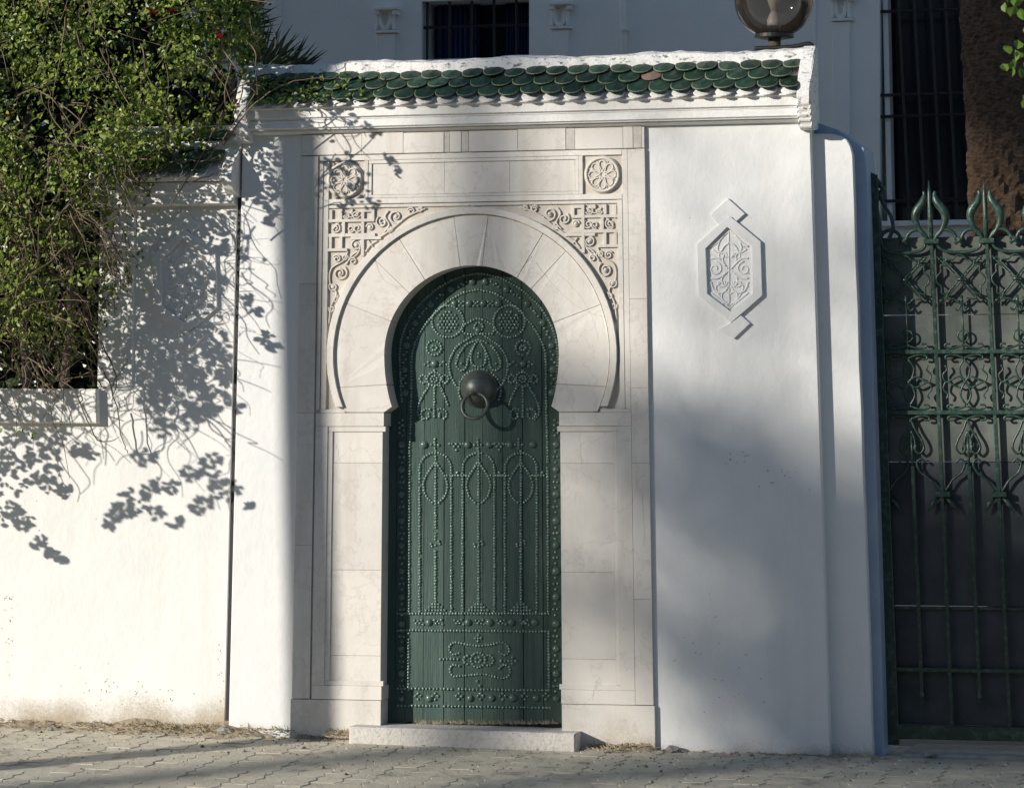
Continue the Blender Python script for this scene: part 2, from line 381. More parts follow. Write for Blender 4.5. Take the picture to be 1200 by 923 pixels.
# roof bed and ridge
RY0, RY1 = 0.075, -0.075
bm = bmesh.new(); sweepx(bm, lift([(.24, 84), (RY0, 86), (RY1, 121), (RY1+.02, 124), (.24, 124)]), XL+.03, XR-.03, SK); obj('roof_bed', bm, M['trim'], gw)
bm = bmesh.new(); sweepx(bm, lift([(.25, 69.5), (.12, 68), (.072, 70.5), (.055, 84), (.072, 88), (.25, 88)]), XL+.0, XR-.0, SK)
bmesh.ops.subdivide_edges(bm, edges=[e for e in bm.edges if abs(e.verts[0].co.x-e.verts[1].co.x) > 1], cuts=60)
for v in bm.verts:
    v.co.z += 0.006*math.sin(v.co.x*9)+rnd.uniform(-.004, .004); v.co.y += rnd.uniform(-.004, .004)
obj('ridge_cap', bm, M['ridge'], gw)
def verge(parent, xr0, wdt, prof, mat, yref=276, name='verge'):
    """raised end strip of a roof, profile in depth"""
    bm = bmesh.new(); sweepx(bm, [(Y, RP(yref, y, Y).z) for Y, y in prof], xr0, xr0+wdt, 0)
    bmesh.ops.bevel(bm, geom=[e for e in bm.edges], offset=0.005, segments=1, affect='EDGES')
    return obj(name, bm, mat, parent)
VP = [(.15, 67.5), (.12, 66.5), (.06, 73), (-.045, 99), (-.085, 112), (-.098, 122), (-.098, 133), (-.085, 135), (-.085, 139), (-.078, 140.5), (-.078, 146), (-.066, 148), (-.066, 152), (-.05, 154), (-.045, 160), (0.0, 163), (.15, 163)]
verge(gw, XL-.012, 0.062, [(a, b-1.0) for a, b in VP], M['ridge'], 276)
verge(gw, XR-.045, 0.062, [(a, b-1.0) for a, b in VP], M['ridge'], 961)
# glazed tiles, one object each
def tile_mesh(name, wd, ln, th, mat):
    bm = bmesh.new(); r = wd/2; n = 9
    out = [(-r, 0), (r, 0)]+[(r*math.cos(a), ln-r*1.3+r*1.3*math.sin(a)) for a in np.linspace(0, math.pi, n)]
    def bulge(x, f=1.0): return 0.007*f*(1-(x/r)**2)
    top = [bm.verts.new((x*0.93, -(y-.004 if y > .01 else y), th+bulge(x*0.94))) for x, y in out]; mid = [bm.verts.new((x, -y, th*0.7+bulge(x))) for x, y in out]
    bot = [bm.verts.new((x, -y, bulge(x))) for x, y in out]; m = len(out)
    c = bm.verts.new((0, -ln*0.55, th+0.009))
    for i in range(m): bm.faces.new((top[i], top[(i+1) % m], c))
    for A, B in ((top, mid), (mid, bot)):
        for i in range(m):
            f = bm.faces.new((A[i], A[(i+1) % m], B[(i+1) % m], B[i]))
            if B is mid and i > 0: f.material_index = 1
    bm.faces.new(bot)
    bmesh.ops.recalc_face_normals(bm, faces=bm.faces)
    me = bpy.data.meshes.new(name); bm.to_mesh(me); bm.free(); me.materials.append(mat); me.materials.append(M['tile_edge'] if mat is M['tile'] else mat); return me
def roof_tiles(parent, x0, x1, ztop, Yt, Yb, zbot, skew, rows, wd, parity=0, broken=None, xref=0.0):
    dy = Yb-Yt; dz = zbot-ztop; SL = math.hypot(dy, dz); step = SL/rows; ang = math.atan2(-dz, -dy)     # slope angle
    ln = step*1.6
    tm = tile_mesh('roof_tile', wd*0.985, ln, 0.0075, M['tile']); mm = tile_mesh('mortar_scallop', wd*0.86, ln, 0.006, M['trim'])
    tb_ = tile_mesh('broken_tile', wd*0.95, ln*0.8, 0.004, M['terracotta'])
    n = int((x1-x0)/wd)
    for r in range(rows):
        s_end = (r+1)*step+0.012; s0 = s_end-ln
        off = wd/2 if (r+parity) % 2 else 0
        for i in range(n+1):
            x = x0+wd*0.5+i*wd-off
            if x-wd*.3 < x0 or x+wd*.3 > x1: continue
            f = s0/SL; y = Yt+dy*f; z = ztop+dz*f+skew*(x-xref)+0.012
            br = broken and r == 1 and abs(x-broken) < wd*.5
            o = link('broken_tile' if br else 'roof_tile', tb_ if br else tm, (x, y, z+rnd.uniform(-.003, .003)), parent)
            o.rotation_euler = (ang-0.13+rnd.uniform(-.04, .04), rnd.uniform(-.03, .03), rnd.uniform(-.05, .05))
            if br: o['label'] = 'broken tile showing bare orange terracotta'
            if r == rows-1:
                o = link('mortar_scallop', mm, (x, y+.004, z-.016), parent); o.rotation_euler = (ang-0.02, 0, rnd.uniform(-.03, .03))
roof_tiles(gw, XL+.05, XR-.045, RP(276, 86, RY0).z, RY0, RY1-.02, RP(276, 119.5, RY1-.02).z, SK, 3, 0.1016, 0, P(751, 98, 0).x, XL)

# ================================================================== MARBLE DOORWAY
md = thing('marble_doorway', 'cream marble horseshoe arch surround with carved corners framing the green door', 'doorway', (0, 0.02, 0))
AX, AY, RI, RO = 552.6, 414.0, 103.0, 163.0
JL, JR = 449.8, 655.3
mb = M['marble']
def iarc(cx, cy, r, a0, a1, n):              # horseshoe: round above, drawn-out below the centre
    return [(x, y if y < cy else cy+(y-cy)*1.45) for x, y in arc(cx, cy, r, a0, a1, n)]
# backing slab with the arch cut out
tipL = (AX-RI*math.cos(R_(38)), AY+RI*math.sin(R_(38))); tipR = (AX+RI*math.cos(R_(38)), AY+RI*math.sin(R_(38)))
pts = [(347.5, 152), (760.5, 152), (760.5, 483), (JR+3, 483)]+iarc(AX, AY, RI+3, -24.4, 204.4, 40)+[(JL-3, 483), (347.5, 483)]
bm = bmesh.new(); prism(bm, [RP(a, b, 0.012) for a, b in pts], 0.018); obj('surround_backing', bm, M['marble_recess'], md)
ring = [(JR+1, 483)]+iarc(AX, AY, RI+1, -24.4, 204.4, 40)+[(JL-1, 483), (JL-40, 483)]+arc(AX, AY, RO, 204, -24, 40)[0:]+[(JR+40, 483)]
bm = bmesh.new(); prism(bm, [RP(a, b, 0.0022) for a, b in ring], 0.11); obj('arch_mortar', bm, M['grout'], md)
angs = [194, 158, 136, 122.5, 97.5, 83, 58.5, 46.5, 20, -14]
for a0, a1 in zip(angs[:-1], angs[1:]):
    e = 0.10
    p = iarc(AX, AY, RI, a0-e*1.3, a1+e*1.3, 8)+arc(AX, AY, RO, a1+e, a0-e, 8)
    bm = bmesh.new(); prism(bm, [RP(a, b, rnd.uniform(-.0012, .0012)) for a, b in p], 0.12, 0.0012); obj('voussoir', bm, mb, md)
for sgn in (1, -1):
    A = (lambda a: a) if sgn == 1 else (lambda a: 180-a)
    jx = JR if sgn == 1 else JL
    yb_ = math.degrees(math.asin((482.4-AY)/RO))
    p = iarc(AX, AY, RI, A(-14.2), A(-24.6), 6)+[(jx, 482.6)]+arc(AX, AY, RO, A(-yb_), A(-14.2), 4)
    bm = bmesh.new(); prism(bm, [RP(a, b, 0) for a, b in p], 0.12, 0.0012); obj('springer', bm, mb, md)
# archivolt: raised ring
yb_ = math.degrees(math.asin((478-AY)/168))
p = arc(AX, AY, 163.6, 180+yb_, -yb_, 48)+arc(AX, AY, 171.5, -yb_+1, 180+yb_-1, 48)
bm = bmesh.new(); prism(bm, [RP(a, b, -0.016) for a, b in p], 0.014, 0.002); obj('archivolt', bm, mb, md)
# frame strips
def strip(x0, y0, x1, y1, Y=0.0, name='frame_strip', mat=None, bev=0.0012, yb=0.0125): return rbox(name, x0, y0, x1, y1, Y, yb, mat or mb, md, bev)
for (a, b) in ((347.3, 367.6), (740.1, 760.8)):
    ys = [178.8, 330, 483.5, 640, 822] if a < 400 else [178.8, 352, 455, 542, 700, 822]
    for y0, y1 in zip(ys[:-1], ys[1:]): strip(a, y0+.12, b, y1-.12, 0.0, 'pilaster_stone', yb=0.03)
strip(369.8, 178.8, 374, 479, 0.001); strip(375.2, 186, 381, 479, -0.001)
strip(733.3, 178.8, 739.9, 479, 0.001); strip(727, 237, 733.0, 479, -0.001)
strip(374.2, 178.8, 733.2, 185, 0.0)
strip(381.2, 230, 733, 236.4, 0.0); strip(381.2, 237.4, 727, 241, 0.002)
strip(423.6, 185.2, 428, 229.8); strip(681.5, 185.2, 686, 229.8)
strip(375.2, 479.3, 404, 483.2, 0.0); strip(704, 479.3, 739.9, 483.2, 0.0)
# centre lintel panel
strip(428.2, 185.2, 681.3, 189.2, 0.003); strip(428.2, 226.5, 681.3, 229.8, 0.003); strip(428.2, 189.4, 432.5, 226.3, 0.003); strip(677, 189.4, 681.3, 226.3, 0.003)
for a, b in ((432.7, 520), (520.15, 598), (598.15, 676.8)): strip(a, 189.6, b, 226.2, 0.009, 'lintel_stone')
# attic course
xs = [347.5, 420, 470, 519, 526, 540, 549, 608, 666, 677, 735, 747, 757.5, 760.8]
for i, (a, b) in enumerate(zip(xs[:-1], xs[1:])):
    dk = i in (3, 5, 8, 11)
    strip(a+.13, 152.6+rnd.uniform(0, 1.2), b-.13, 177.6, 0.003 if dk else rnd.uniform(-.002, .0015), 'attic_stone', M['marble_dk'] if dk else None, yb=0.03)
# carved rosettes in their square panels
def rosette(cx, cy):
    bm = bmesh.new()
    prism(bm, [RP(a, b, 0.0) for a, b in arc(cx, cy, 22, 0, 360, 32)[:-1]], 0.0122, 0.001)
    o = obj('rosette_disc', bm, M['marble_recess'], md)
    bm = bmesh.new()
    tube(bm, [RP(a, b, -0.001) for a, b in arc(cx, cy, 19.3, 0, 360, 36)], 0.0075, 6, False)
    for k in range(8):
        a = k*45+rnd.uniform(-3, 3)
        for s in (-1, 1):
            pts = [(cx+q*math.cos(R_(a+s*dd)), cy-q*math.sin(R_(a+s*dd))) for q, dd in ((3, 0), (7, 14), (11, 20), (15, 13), (16.5, 0))]
            tube(bm, [RP(x, y, -0.002) for x, y in catmull(pts, 3)], 0.0042, 5)
        pts = [(cx+q*math.cos(R_(a+22)), cy-q*math.sin(R_(a+22))) for q in (9, 13, 17)]
        tube(bm, [RP(x, y, -0.001) for x, y in pts], [0.003, 0.005, 0.002], 5)
    tube(bm, [RP(a, b, -0.002) for a, b in arc(cx, cy, 3, 0, 360, 12)], 0.004, 5, False)
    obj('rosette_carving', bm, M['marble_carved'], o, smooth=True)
rosette(400, 207.5); rosette(709.6, 207.5)
# arabesque carving of the two spandrels
def spandrel(mir):
    X = (lambda x: x) if not mir else (lambda x: 2*554.0-x)
    bm = bmesh.new(); bars = bmesh.new()
    def inside(x, y): return math.hypot(x-AX, y-AY) > 175 and x < 727 and y > 241
    def t(pts, r=0.0042):
        q = [RP(X(x), y, 0.006) for x, y in pts if inside(x, y)]
        if len(q) > 1: tube(bm, q, r, 5)
    # interlaced square fret near the outer corner (right-hand version)
    def bar(x0, y0, x1, y1):
        a, b = sorted((X(x0), X(x1))); prism(bars, rrect(a, y0, b, y1, rnd.uniform(-.001, .001)), 0.0125, 0.0008)
    for (x0, y0, x1, y1) in ((672, 242, 685, 246), (672, 242, 675.5, 257), (672, 254, 727, 257.5), (684, 242, 687.5, 298), (671, 271, 727, 275), (664, 275, 700, 278.5),
                             (707, 257.5, 710.5, 275), (710.5, 242, 714, 254), (710, 275, 713.5, 292), (704, 288.5, 727, 292), (722.5, 242.5, 726, 258), (722.5, 275, 726, 292), (698, 242, 701, 247)):
        bar(x0, y0, x1, y1)
    # scrolls
    for cx, cy, r, a0, turn in ((646, 252, 9, 200, 560), (663, 258, 7, 60, -520), (677, 264, 4.5, 0, 500), (628, 246, 4.5, 20, 500), (617, 244.5, 3, 160, -480),
                                (694, 249, 5, 200, 480), (705, 250, 4, 0, -480), (692, 265, 5.5, 120, 520), (700, 266, 4.5, 300, -500), (718, 265, 6, 90, 560),
                                (693, 285, 6.5, 90, -560), (716, 301, 5, 30, 520), (706, 300, 4, 190, -480), (712, 318, 9, 120, 600), (720, 334, 5.5, 60, -560),
                                (716, 348, 5, 120, 500), (721.5, 360, 4, 30, -480), (722, 374, 3.5, 150, 480), (697, 304, 4.5, 20, 480), (653, 268, 3.6, 90, 450)):
        t(spiral(cx, cy, r, 1.2, a0, a0+turn, 26))
    for pts in (((610, 243), (632, 252), (650, 266), (668, 278)), ((655, 245), (659, 252), (654, 262), (660, 270)), ((703, 292), (708, 303), (722, 312), (724, 328), (716, 342), (722, 356), (724, 372), (724.5, 388)),
                ((690, 292), (698, 297), (705, 308)), ((687, 278), (690, 293), (697, 300)), ((690, 246), (700, 252), (708, 246)), ((714, 258), (722, 268), (714, 274)), ((668, 280), (676, 285), (682, 293)), ((671, 290), (679, 280))):
        t(catmull(pts, 6))
    for x, y in ((646, 252), (712, 318), (677, 264), (720, 334), (693, 285)):
        q = RP(X(x), y, 0.004); lathe(bm, (q.x, q.y+.006, q.z), [(0.011, 0), (0.009, 0.008), (0.004, 0.012)], 8, 'y')
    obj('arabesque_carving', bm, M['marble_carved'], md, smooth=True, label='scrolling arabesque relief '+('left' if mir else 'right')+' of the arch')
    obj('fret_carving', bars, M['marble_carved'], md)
spandrel(False); spandrel(True)
# small carved mark over the crown
bm = bmesh.new()
for x, y in ((550, 241.5), (554, 242.5), (558, 241.5)):
    tube(bm, [RP(a, b, 0.001) for a, b in arc(x, y, 1.6, 0, 360, 8)], 0.002, 4, False)
obj('crown_mark', bm, M['marble_dk'], md)
# jambs
def jamb(s):
    jx = JL if s < 0 else JR
    o1, o2, o3 = (369.8, 384, 390) if s < 0 else (739.9, 723, 718.5)
    def box(n, xa, y0, xb, y1, Y, yb, **k):
        a, b = sorted((xa, xb)); rbox(n, a, y0, b, y1, Y, yb, mb, md, 0.0012, **k)
    box('impost_stone', o1, 483.4, jx, 499.2, 0.0, 0.12)
    box('jamb_strip', o1, 499.4, o2, 805.6, 0.0, 0.03)
    box('jamb_moulding', o2, 499.4, jx-s*2, 505.5, 0.005, 0.03); box('jamb_moulding', o2, 799.6, jx-s*2, 805.6, 0.005, 0.03); box('jamb_moulding', o2, 505.7, o3, 799.4, 0.005, 0.03)
    box('jamb_foot', o1, 805.8, jx, 822.2, 0.0, 0.12)
    ys = [500, 542.5, 669, 770, 805.7]
    for y0, y1 in zip(ys[:-1], ys[1:]): box('jamb_stone', o3 if s > 0 else o3, y0+.1, jx-(-1 if s < 0 else 1)*(-1.2), y1-.1, 0.012+rnd.uniform(-.001, .001), 0.12)
    box('plinth_stone', 346 if s < 0 else 762, 822.8, jx-s*(-0.6), 900, -0.003, 0.115)
jamb(-1); jamb(1)
# hairline cracks
bm = bmesh.new()
for pts in (((679, 508), (681, 535), (686, 560), (693, 580), (697, 610), (702, 650), (708, 690), (706, 720)), ((748, 545), (746, 566), (752, 578), (754, 602), (755, 640)), ((710, 760), (704, 782), (698, 800), (694, 820)),
            ((394, 520), (402, 560), (398, 620), (404, 668)), ((598, 328), (624, 300)), ((628, 308), (660, 346), (690, 366), (716, 372)), ((652, 318), (676, 342), (694, 372), (702, 400)), ((436, 300), (452, 330), (470, 336))):
    q = catmull(pts, 7); tube(bm, [P(x+rnd.uniform(-.8, .8), y, 0.0118 if (395 > x or x < 450 or x > 650) and 506 < y < 800 and x < 718 else -0.0002) for x, y in q], 0.0006, 4)
obj('hairline_crack', bm, M['crack'], md, kind='stuff')

# ================================================================== DOOR
DY = 0.12
dr = thing('door', 'green wooden horseshoe door covered in patterns of iron studs', 'door', (0.02, DY, 0.1))
px = [444, 463, 474.5, 496, 519.6, 544.6, 566, 589.7, 613.3, 637.4, 662, 680]
for i, (a, b) in enumerate(zip(px[:-1], px[1:])):
    bm = bmesh.new(); g_ = 0.6 if i in (4, 8) else 0.16
    n = 24; L = []; Rr = []
    for k in range(n+1):
        y = 296+(847.5-296)*k/n
        f = (1+(y-800)/12242.0)
        L.append((561+(a+g_-561)*f, y)); Rr.append((561+(b-g_-561)*f, y))
    bot = []
    m = 6
    for k in range(1, m): bot.append((561+(b-g_-561)*1.004+(a-b+2*g_)*k/m, 847.5+rnd.uniform(-3, 1.5)))
    prism(bm, [P(x, y, DY+rnd.uniform(-.0002, .0002)) for x, y in Rr+bot+L[::-1]], DY+0.05, 0.0012)
    obj('plank', bm, M['door'], dr)
bm = bmesh.new(); prism(bm, [P(x, y, DY+.02) for x, y in ((440, 290), (690, 290), (690, 862), (440, 862))], DY+0.06); obj('back_boards', bm, M['frame_dk'], dr)
small = []; big = []
def chain(pts, pitch=3.45, skip=0.0):
    L = [0.0]
    for p, q in zip(pts[:-1], pts[1:]): L.append(L[-1]+math.hypot(q[0]-p[0], q[1]-p[1]))
    n = max(1, round(L[-1]/pitch)); k = 0
    for i in range(n+1):
        s = L[-1]*i/n
        while k < len(L)-2 and L[k+1] < s: k += 1
        t = (s-L[k])/max(L[k+1]-L[k], 1e-6)
        small.append((pts[k][0]+(pts[k+1][0]-pts[k][0])*t, pts[k][1]+(pts[k+1][1]-pts[k][1])*t))
CX = 561.0
def sym(fn): fn(lambda x: x); fn(lambda x: 2*CX-x)
# borders
inner = [(630.7, 392), (622, 379), (607, 362.5), (592.5, 351), (578, 343), (561, 339.5)]
outer = [(652.5, 440), (653.5, 419), (652, 400), (646, 381), (635.4, 363), (621, 347.7), (607, 336.5), (588, 326.5), (573.5, 322), (561, 320.5)]
def borders(m):
    chain([(m(x), y) for x, y in catmull([(641.8, 528), (640, 464), (639.7, 421), (636.6, 405)]+inner, 5)])
    chain([(m(x), y) for x, y in catmull([(651, 470)]+outer, 5)])
    chain([(m(641.8), 531), (m(642.5), 716)])
    chain([(m(643), 742), (m(643.5), 808)])
    for x, y in ((568.7, 330), (593.7, 339), (617.6, 356), (635.4, 378.6), (646, 405), (648, 433), (647, 460)):
        big.append((m(x), y))
    for x, y in ((577, 332), (583, 334.5), (601, 343.5), (608, 347.5), (624, 363), (629, 369), (639.5, 387), (642.5, 394), (647, 414), (648, 423), (648, 442), (648, 451)):
        small.append((m(x-1.6), y-2)); small.append((m(x+1.8), y+1.6))
    for i, y in enumerate((520.6, 550, 579, 610, 638.7, 669, 699, 730.5, 759.6, 788.7, 818)):
        big.append((m(651.5), y))
        if y < 800:
            for dx, dy in ((0, 8), (-2, 14.5), (2.2, 14.5), (0, 21)): small.append((m(651+dx), y+dy))
    for dx, dy in ((0, 0), (4, 3), (0, 6), (4, 9), (-1, 12), (4, 15), (0, 18)): small.append((m(650+dx), 492+dy))
sym(borders)
# upper star row
for x in (532.5, 549.6, 566.3, 583.7): big.append((x, 355.6))
for x in (541, 558, 575): small += [(x-2.4, 353.4), (x+2.4, 353.4), (x-2.4, 358), (x+2.4, 358), (x, 355.6)]
def upper(m):
    c = (597, 376.7)
    chain([(m(a), b) for a, b in arc(*c, 18.5, 0, 360, 30)])
    for q in range(-3, 4):
        for s in range(-3, 4):
            x = (q+s/2)*4.3; y = s*3.75
            if math.hypot(x, y) < 12.6 and not (q == 0 and s == 0 and False): small.append((m(c[0]+x), c[1]+y))
    c = (613, 407.5); chain([(m(a), b) for a, b in arc(*c, 8.6, 0, 360, 16)], 3.6); chain([(m(a), b) for a, b in arc(*c, 3.2, 0, 360, 8)], 3.3)
    big.append((m(612.8), 426.2))
    for x, y in ((602, 424), (598, 427), (606, 428), (620, 424), (624, 427), (619.5, 429), (612.8, 434)): small.append((m(x), y))
    c = (612.8, 444); chain([(m(a), b) for a, b in arc(*c, 8.2, 0, 360, 16)], 3.5); chain([(m(a), b) for a, b in arc(*c, 3.8, 0, 360, 10)], 3.4); small.append((m(c[0]), c[1]))
    for dx in (-13, 13): chain([(m(612.8+dx+4*math.cos(a)), 444+5*math.sin(a)) for a in np.linspace(0, 2*math.pi, 8)], 3.4)
    chain([(m(x), y) for x, y in catmull([(606, 452), (601, 463), (597, 474)], 5)])
    chain([(m(x), y) for x, y in catmull([(619, 452), (626, 463), (631, 474), (632, 484), (627, 491)], 5)])
    chain([(m(612.8), 454), (m(612.8), 488)])
    chain([(m(x), y) for x, y in spiral(604, 486, 7.5, 3, 60, 380, 16)]); chain([(m(x), y) for x, y in spiral(622, 486, 7.5, 3, 120, -200, 16)])
sym(upper)
# cloud, heart medallion and petals
chain(catmull([(545, 391), (543, 383), (549, 378), (555, 375), (561, 373), (567, 375), (573, 378), (579, 383), (577, 391), (569, 391)], 5, True), 3.5)
chain(arc(561, 383, 5, 0, 360, 10), 3.4); big.append((560.5, 387))
def heart(m):
    chain([(m(x), y) for x, y in catmull([(561, 389), (572, 396), (586, 406), (594, 420), (595, 434), (590, 448), (583, 456)], 6)], 3.3)
    chain([(m(x), y) for x, y in catmull([(564, 399), (575, 404), (584, 416), (587, 428), (581, 434), (575, 430), (573, 420), (568, 408)], 5)], 3.4)
    small.append((m(581), 426))
    chain([(m(x), y) for x, y in catmull([(561, 398), (567, 407), (570, 418), (568, 427), (561, 430)], 5)], 3.4)
sym(heart); small += [(561, 418), (561, 414)]
chain(arc(562.5, 457, 24.5, 205, -25, 24), 3.4)
# middle band
for x in (496.8, 548, 573, 597.6, 624): big.append((x, 521))
for x in (509.8, 560.3, 608): small += [(x, 521), (x-4, 521), (x+4, 521), (x, 514.5), (x, 518), (x, 525)]
for x in (535, 585): small += [(x-5, 520), (x, 520), (x+5, 520), (x-2.5, 523), (x+2.5, 523), (x, 527), (x-8, 520), (x+8, 520)]
for c in (510.5, 561, 610.5):
    h = 18.6
    p = [(c-h, 716)]+[(c-h, 552)]+arc(c, 549, h, 180, 0, 16)+[(c+h, 716)]
    chain(p, 3.45); chain([(c, 528), (c, 708)], 3.45)
    dp = catmull([(c+1.5, 543), (c+7, 551), (c+12.5, 561), (c+14, 570), (c+11, 581), (c+4, 588.5)], 5)
    chain(dp, 3.4); chain([(2*c-x, y) for x, y in dp], 3.4)
    small += [(c-5, 637), (c+5, 637), (c-4, 640), (c+4, 634)]
    for r, n in enumerate((3, 5, 7)):
        for k in range(n): small.append((c+(k-(n-1)/2)*3.6, 707.5+r*3.6))
    for s in (-1, 1):
        if c+s*22 < 500 or c+s*22 > 640: continue
        chain([(c+s*14, 557), (c+s*27, 557)], 3.5); small.append((c+s*25, 553.5))
chain([(466, 718.5), (643, 718.5)], 3.6)
for x in (503, 549, 574, 600, 627): big.append((x-.5, 728.8))
for x in (513, 537, 562, 587, 614, 490): small += [(x-4, 726), (x+4, 726), (x-2, 730), (x+2, 730), (x, 727.5), (x+6, 731)]
chain([(466, 738), (643, 739.5)], 3.7)
# cartouche
E = lambda x, y: (440+x*260/1143., 680+y*210/923.)
cu = [(430, 372), (408, 380), (388, 368), (380, 345), (393, 325), (415, 317), (455, 325), (500, 332), (540, 335), (600, 328), (640, 318), (668, 324), (688, 345), (688, 368), (665, 382), (640, 368)]
cl = [(432, 440), (405, 433), (386, 448), (386, 472), (402, 490), (432, 492), (500, 485), (555, 481), (610, 492), (650, 501), (682, 494), (696, 470), (685, 440), (660, 433), (638, 452)]
for c in (cu, cl): chain([E(*p) for p in catmull(c, 4)], 3.5)
chain([E(335, 404), E(425, 404)], 3.8); chain([E(648, 412), E(722, 412)], 3.8)
for p in ((705, 395), (705, 428), (722, 412)): small.append(E(*p))
chain(arc(*E(530, 408), 8.5, 0, 360, 16), 3.6); chain(arc(*E(530, 408), 3, 0, 360, 8), 3.4)
chain(arc(*E(582, 410), 6, 100, -100, 10), 3.4); chain(arc(*E(478, 408), 5, 100, 260, 6), 3.4)
for p in ((530, 280), (516, 296), (530, 296), (545, 296), (530, 312), (525, 518), (540, 540)): small.append(E(*p))
chain([(466, 806), (640, 808.5)], 4.2); chain([(466, 826), (645, 829)], 4.3)
for x in (503, 551, 576, 601, 628): big.append((x, 817.5))
for x in (510, 490, 538, 563, 589, 615, 640): small += [(x-3, 815), (x+3, 815), (x, 819), (x, 812)]
small = [(x+rnd.uniform(-.25, .25), y+rnd.uniform(-.25, .25)) for x, y in small if 455 < x < 657 and rnd.random() > 0.008]
PSX = 1/246.
def dome_tpl(r, h, seg):
    V = []; Fc = []
    prof = ((1.0, 0.0), (0.86, 0.5), (0.5, 0.87)); 
    for q, t in prof:
        for k in range(seg): V.append((r*q*math.cos(2*math.pi*k/seg), -h*t, r*q*math.sin(2*math.pi*k/seg)))
    V.append((0, -h, 0))
    for i in range(2):
        for k in range(seg): Fc.append((i*seg+k, (i+1)*seg+k, (i+1)*seg+(k+1) % seg, i*seg+(k+1) % seg))
    for k in range(seg): Fc.append((2*seg+k, 3*seg, 2*seg+(k+1) % seg))
    return np.array(V), Fc
tv, tf = dome_tpl(0.0073, 0.0082, 8); V = []; Fc = []
for x, y in small:
    p = P(x, y, DY-0.0005); s = rnd.uniform(.9, 1.15); k = len(V)*len(tv)
    V.append(tv*s+np.array(p)); Fc += [tuple(k+i for i in f) for f in tf]
pyobj('small_studs', np.concatenate(V), Fc, M['stud'], dr, 'stuff', True)
tv, tf = dome_tpl(0.0185, 0.015, 14); me = bpy.data.meshes.new('large_stud'); me.from_pydata(tv.tolist(), [], tf); me.materials.append(M['boss'])
me.polygons.foreach_set('use_smooth', [True]*len(me.polygons))
for x, y in big:
    if not 458 < x < 660: continue
    o = link('large_stud', me, P(x, y, DY-0.0005), dr); s = rnd.uniform(.9, 1.08); o.scale = (s, 1, s)
# knocker
kc = P(562, 455, DY); bm = bmesh.new()
lathe(bm, (kc.x, DY-.001, kc.z), [(0.090, 0), (0.090, 0.004), (0.083, 0.008), (0.081, 0.022), (0.073, 0.045), (0.058, 0.068), (0.038, 0.084), (0.016, 0.091), (0.002, 0.092)], 32, 'y')
kn = obj('knocker', bm, M['bronze'], dr, smooth=True)
bm = bmesh.new(); rc = P(556.6, 475.5, DY-0.095)
tube(bm, [rc+Vector((0.061*math.cos(a), -0.020*math.sin(a)*-1-.004, 0.058*math.sin(a))) for a in np.linspace(0, 2*math.pi, 33)], 0.0090, 8, False)
obj('knocker_ring', bm, M['bronze'], kn, smooth=True)
bm = bmesh.new(); q = P(553.5, 461, DY-0.085)
tube(bm, [q+Vector((-.012, .02, -.004)), q+Vector((-.012, -.012, 0)), q+Vector((0, -.024, 0)), q+Vector((.012, -.012, 0)), q+Vector((.012, .02, -.004))], 0.0062, 6)
obj('knocker_staple', bm, M['bronze'], kn, smooth=True)

# ------------------------------------------------------------------ doorstep
bm = bmesh.new(); n = 26; tp = []; bt = []
for k in range(n+1):
    x = 409+(674-409)*k/n
    tp.append((x, 851.0+8.2*k/n+rnd.uniform(-.35, .35))); bt.append((x, 873+9*k/n))
prism(bm, [P(x, y, -0.125) for x, y in tp+bt[::-1]], 0.16, 0.006)
tag(obj('doorstep', bm, M['step'], None), 'low pale granular stone step beneath the green studded door', 'step')

